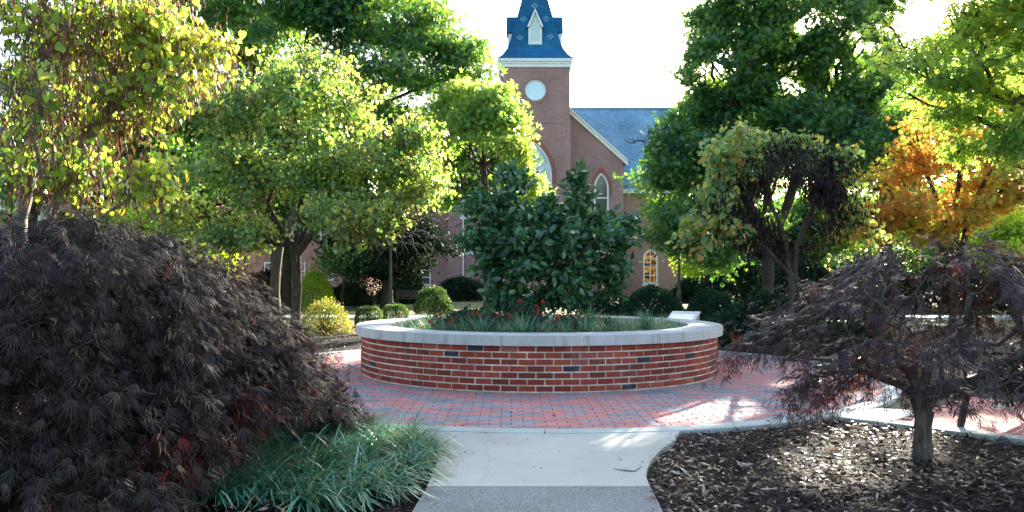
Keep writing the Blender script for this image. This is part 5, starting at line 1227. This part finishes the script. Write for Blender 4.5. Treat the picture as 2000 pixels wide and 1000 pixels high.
# E: right redbud with dark pods
bl = [pb(1480, 260, 12.5, 70, 45, .7), pb(1420, 300, 12.3, 60, 50, .7), pb(1560, 280, 12.5, 70, 40, .7), pb(1640, 300, 12.5, 50, 45, .6), pb(1500, 350, 12.5, 110, 60, .9), pb(1610, 380, 12.5, 70, 60, .8), pb(1400, 390, 12.4, 65, 50, .7),
      pb(1450, 440, 12.4, 80, 50, .8), pb(1560, 450, 12.6, 90, 40, .8), pb(1350, 450, 12.4, 45, 40, .5), pb(1680, 420, 12.6, 30, 40, .4)]
b0 = P(1545, 0, 12.7); b0 = (b0[0], 12.7, -.05)
cE = np.array(P(1530, 400, 12.5))
tree('redbud_tree', 'slender redbud full of dark pods with yellow leaves at its edges, right of planter', 'tree',
     [[b0, q(1547, 600, 12.7), q(1540, 510, 12.7), q(1520, 430, 12.6), q(1500, 330, 12.5), q(1490, 250, 12.5)], [b0, q(1547, 580, 12.7), q(1556, 480, 12.7), q(1590, 400, 12.6), q(1640, 330, 12.5)],
      [b0, q(1545, 540, 12.7), q(1500, 490, 12.6), q(1440, 450, 12.5), q(1380, 430, 12.4)]],
     .065, bl, 520, [dict(name='crown', t=T_HEART, m='lf_redbud_e', n=2900, size=.082, spread=(.10, .10, .08), back=.2, droop=.8, out=.4, dj=.6, nj=.7, up=.5, clump=.3, cs=1.6, bias=.08, where=lambda p: (np.hypot((p[:, 0]-cE[0])/1.25, (p[:, 2]-cE[2])/.95) > .72)),
                     dict(name='seed_pods', t=T_POD, m='pod_dark', n=17000, size=.10, spread=(.12, .12, .11), back=.4, droop=2.2, out=.1, dj=.5, nj=1, where=lambda p: (np.hypot((p[:, 0]-cE[0]-.1)/1.25, (p[:, 2]-cE[2]-.10)/1.0) < 1.0) & (wob(p, 1.7, 3.) > .25))],
     bark='bark_old', w=.28, seg=.25, bow=.05, jit=.04, rtip=.004, shell=.4, gap=.22, gs=1.5, seed=1.0, sides=6)
# F: orange tree
bl = [pb(1800, 330, 19, 100, 70, 1.6), pb(1900, 300, 19, 90, 80, 1.6), pb(1850, 240, 19, 110, 60, 1.6), pb(1760, 410, 19, 90, 50, 1.4), pb(1900, 400, 19, 110, 50, 1.4), pb(1990, 360, 19, 80, 80, 1.5), pb(1820, 440, 18.8, 110, 30, 1.2), pb(1700, 450, 19, 60, 35, 1), pb(1950, 250, 19, 80, 60, 1.4)]
b0 = P(1862, 0, 19); b0 = (b0[0], 19, -.05)
tree('orange_maple', 'vase-shaped small tree with glowing orange and yellow autumn leaves on the right', 'tree',
     [[b0, q(1862, 520, 19), q(1850, 440, 19), q(1810, 340, 19), q(1790, 260, 19)], [b0, q(1864, 520, 19), q(1870, 420, 19), q(1875, 300, 19), q(1870, 210, 19)], [b0, q(1866, 520, 19), q(1890, 430, 19), q(1940, 320, 19), q(1970, 240, 19)], [b0, q(1860, 520, 19), q(1830, 470, 19), q(1770, 430, 19)]],
     .12, bl, 800, [dict(name='crown', t=T_STAR, m='lf_orange', n=13000, size=.095, spread=(.15, .15, .07), back=.5, droop=.5, out=.4, dj=.7, nj=.6, up=.2, clump=.45, cs=.9)], bark='bark_old', w=.3, seg=.35, bow=.06, jit=.05, rtip=.005, shell=.4, gap=.42, gs=1.1, seed=2.2)
# G: overhanging branches upper right
bl = [pb(1850, 40, 13, 110, 60, 1.3), pb(1960, 60, 13, 90, 80, 1.4), pb(1800, 110, 13.3, 60, 40, 1), pb(1900, 160, 13, 110, 45, 1.2), pb(1990, 190, 13, 80, 70, 1.2), pb(1960, 280, 13, 70, 50, 1), pb(1860, 230, 13.5, 60, 40, .9), pb(2060, 80, 13, 120, 200, 1.8), pb(1950, -80, 13, 200, 80, 1.8), pb(1770, 30, 13.3, 50, 35, .8), pb(2130, -50, 13, 140, 150, 2.0), pb(1995, 350, 13, 40, 40, .8)]
b0 = (11.6, 13.4, -.1)
tree('oak_tree', 'oak whose yellow-green branches reach in from the upper right corner', 'tree',
     [[b0, (11.5, 13.4, 2.2), (11.0, 13.3, 4.2), (9.6, 13.1, 5.2), (8.2, 13, 5.6), (7.0, 13, 5.6)], [b0, (11.5, 13.4, 2.6), (10.2, 13.2, 3.6), (8.6, 13, 4.1), (7.4, 13.1, 4.6)], [b0, (11.5, 13.4, 3), (11, 13.3, 6), (9.5, 13.2, 7.5)]],
     .24, bl, 900, [dict(name='crown', t=T_STAR, m='lf_oak', n=26000, size=.085, spread=(.14, .14, .07), back=.5, droop=.5, out=.3, dj=.8, nj=.6, up=.8, clump=.4, cs=1.1)], bark='bark', w=.3, seg=.35, bow=.04, jit=.05, rtip=.006, shell=.4, gap=.46, gs=1.3, seed=6.0)
# H: more background trees
def round_tree(kind, label, u, Y, vt, wpx, n, nl, size, mat, r0, vb=470, seed=0., bark='bark_old', group='distant trees behind the lawn'):
    h = (vb-vt)/2.; c = (vb+vt)/2.; bl = [pb(u+dx*wpx*.28, c+dz*h*.55, Y+dy*1.5, wpx*.30, h*.5, wpx*.28*Y/F) for dx, dz, dy in ((0, -.7, 0), (-.8, 0, .5), (.8, -.1, -.5), (0, .3, 1), (-.6, .7, -.7), (.6, .7, .3), (-.4, -.5, 0), (.5, -.6, .4))]
    return far_tree(kind, label, u, Y, bl, n, nl, size, mat, r0, None, T_DIAMOND, bark, .22, .5, seed, .5, group)
round_tree('background_tree', 'broad bright tree behind the near redbud, far left', 180, 34, -60, 420, 420, 17000, .22, 'lf_oak', .3, 400, 1.)
round_tree('background_tree', 'dark evergreen spreading low behind the pale redbud, left of the church', 750, 39, 390, 260, 380, 24000, .16, 'lf_dark', .18, 575, 2.)
round_tree('background_tree', 'tall green tree behind the orange one at the right edge', 1930, 36, -40, 340, 420, 17000, .26, 'lf_oak', .3, 440, 3.)
round_tree('background_tree', 'green tree between the sweetgum and the orange tree', 1730, 38, 60, 260, 350, 15000, .24, 'lf_gum', .3, 470, 4.)
round_tree('background_tree', 'tree with bright leaves behind the dark trunk, left of the lime shrub', 430, 44, 330, 230, 260, 10000, .22, 'lf_lime', .22, 520, 5.)
round_tree('background_tree', 'small multi-branched green tree in front of the orange hall', 668, 37, 470, 90, 140, 4200, .13, 'lf_maple', .08, 545, 6.)
round_tree('background_tree', 'yellow sunlit tree seen through gaps of the left purple maple', 260, 24, 380, 330, 280, 11000, .13, 'lf_lime', .12, 560, 7.)
round_tree('background_tree', 'low dark tree right of the far yew, beneath the sweetgum', 1480, 42, 420, 240, 260, 12000, .18, 'lf_dark', .2, 560, 8.)
round_tree('background_tree', 'yellow-green tree glimpsed under the sweetgum near the lamp post', 1385, 58, 430, 150, 200, 7000, .22, 'lf_lime', .2, 570, 9.)
round_tree('background_tree', 'tall dark tree added unseen behind the sweetgum to shade the clipped yews', 1420, 44, 60, 260, 420, 20000, .24, 'lf_gum', .3, 520, 11.)  # hidden tree added to keep the sun off the clipped yews
round_tree('background_tree', 'dark tree filling the gap between the two redbuds on the left', 400, 36, 120, 300, 420, 20000, .20, 'lf_maple', .25, 440, 12.)
round_tree('background_tree', 'dark low tree behind the pale redbud trunk', 560, 39, 250, 330, 420, 20000, .20, 'lf_gum', .25, 500, 13.)
round_tree('background_tree', 'green tree against the church wall left of the tower', 950, 31, 250, 210, 300, 14000, .15, 'lf_maple', .2, 440, 14.)
round_tree('background_tree', 'dark tree under the orange leaves at the far right', 1850, 44, 330, 420, 420, 20000, .22, 'lf_gum', .25, 545, 15.)
round_tree('background_tree', 'dark tree seen through the branches of the pod-laden redbud', 1590, 44, 330, 300, 380, 18000, .22, 'lf_gum', .25, 550, 16.)
round_tree('background_tree', 'yellow-green tree behind the purple maple near the right edge', 1980, 30, 400, 150, 240, 9000, .16, 'lf_lime', .18, 540, 17.)
round_tree('background_tree', 'dark tree in front of the far brick house on the left', 60, 30, 240, 200, 240, 9000, .18, 'lf_maple', .2, 430, 18.)
# far wood
n = 60000; X = rng.uniform(-150, 150, n); Y = rng.uniform(105, 125, n)+.002*X*X; hh = 9+5*wob(np.column_stack([X*.12, Y*0, Y*0]), 1.0, 2.); Z = rng.random(n)**.7*hh
k = (np.abs(X-2*Y/60) > -1); pos = np.column_stack([X, Y, Z])
o = leaves('far_wood', pos, rng.normal(size=(n, 3)), rng.normal(size=(n, 3))+np.array((0, -.6, .6)), rng.uniform(.7, 1.4, n), T_DIAMOND, M['lf_gum'], None, (0, 0, 0), .5, .1); tag(o, kind='stuff')
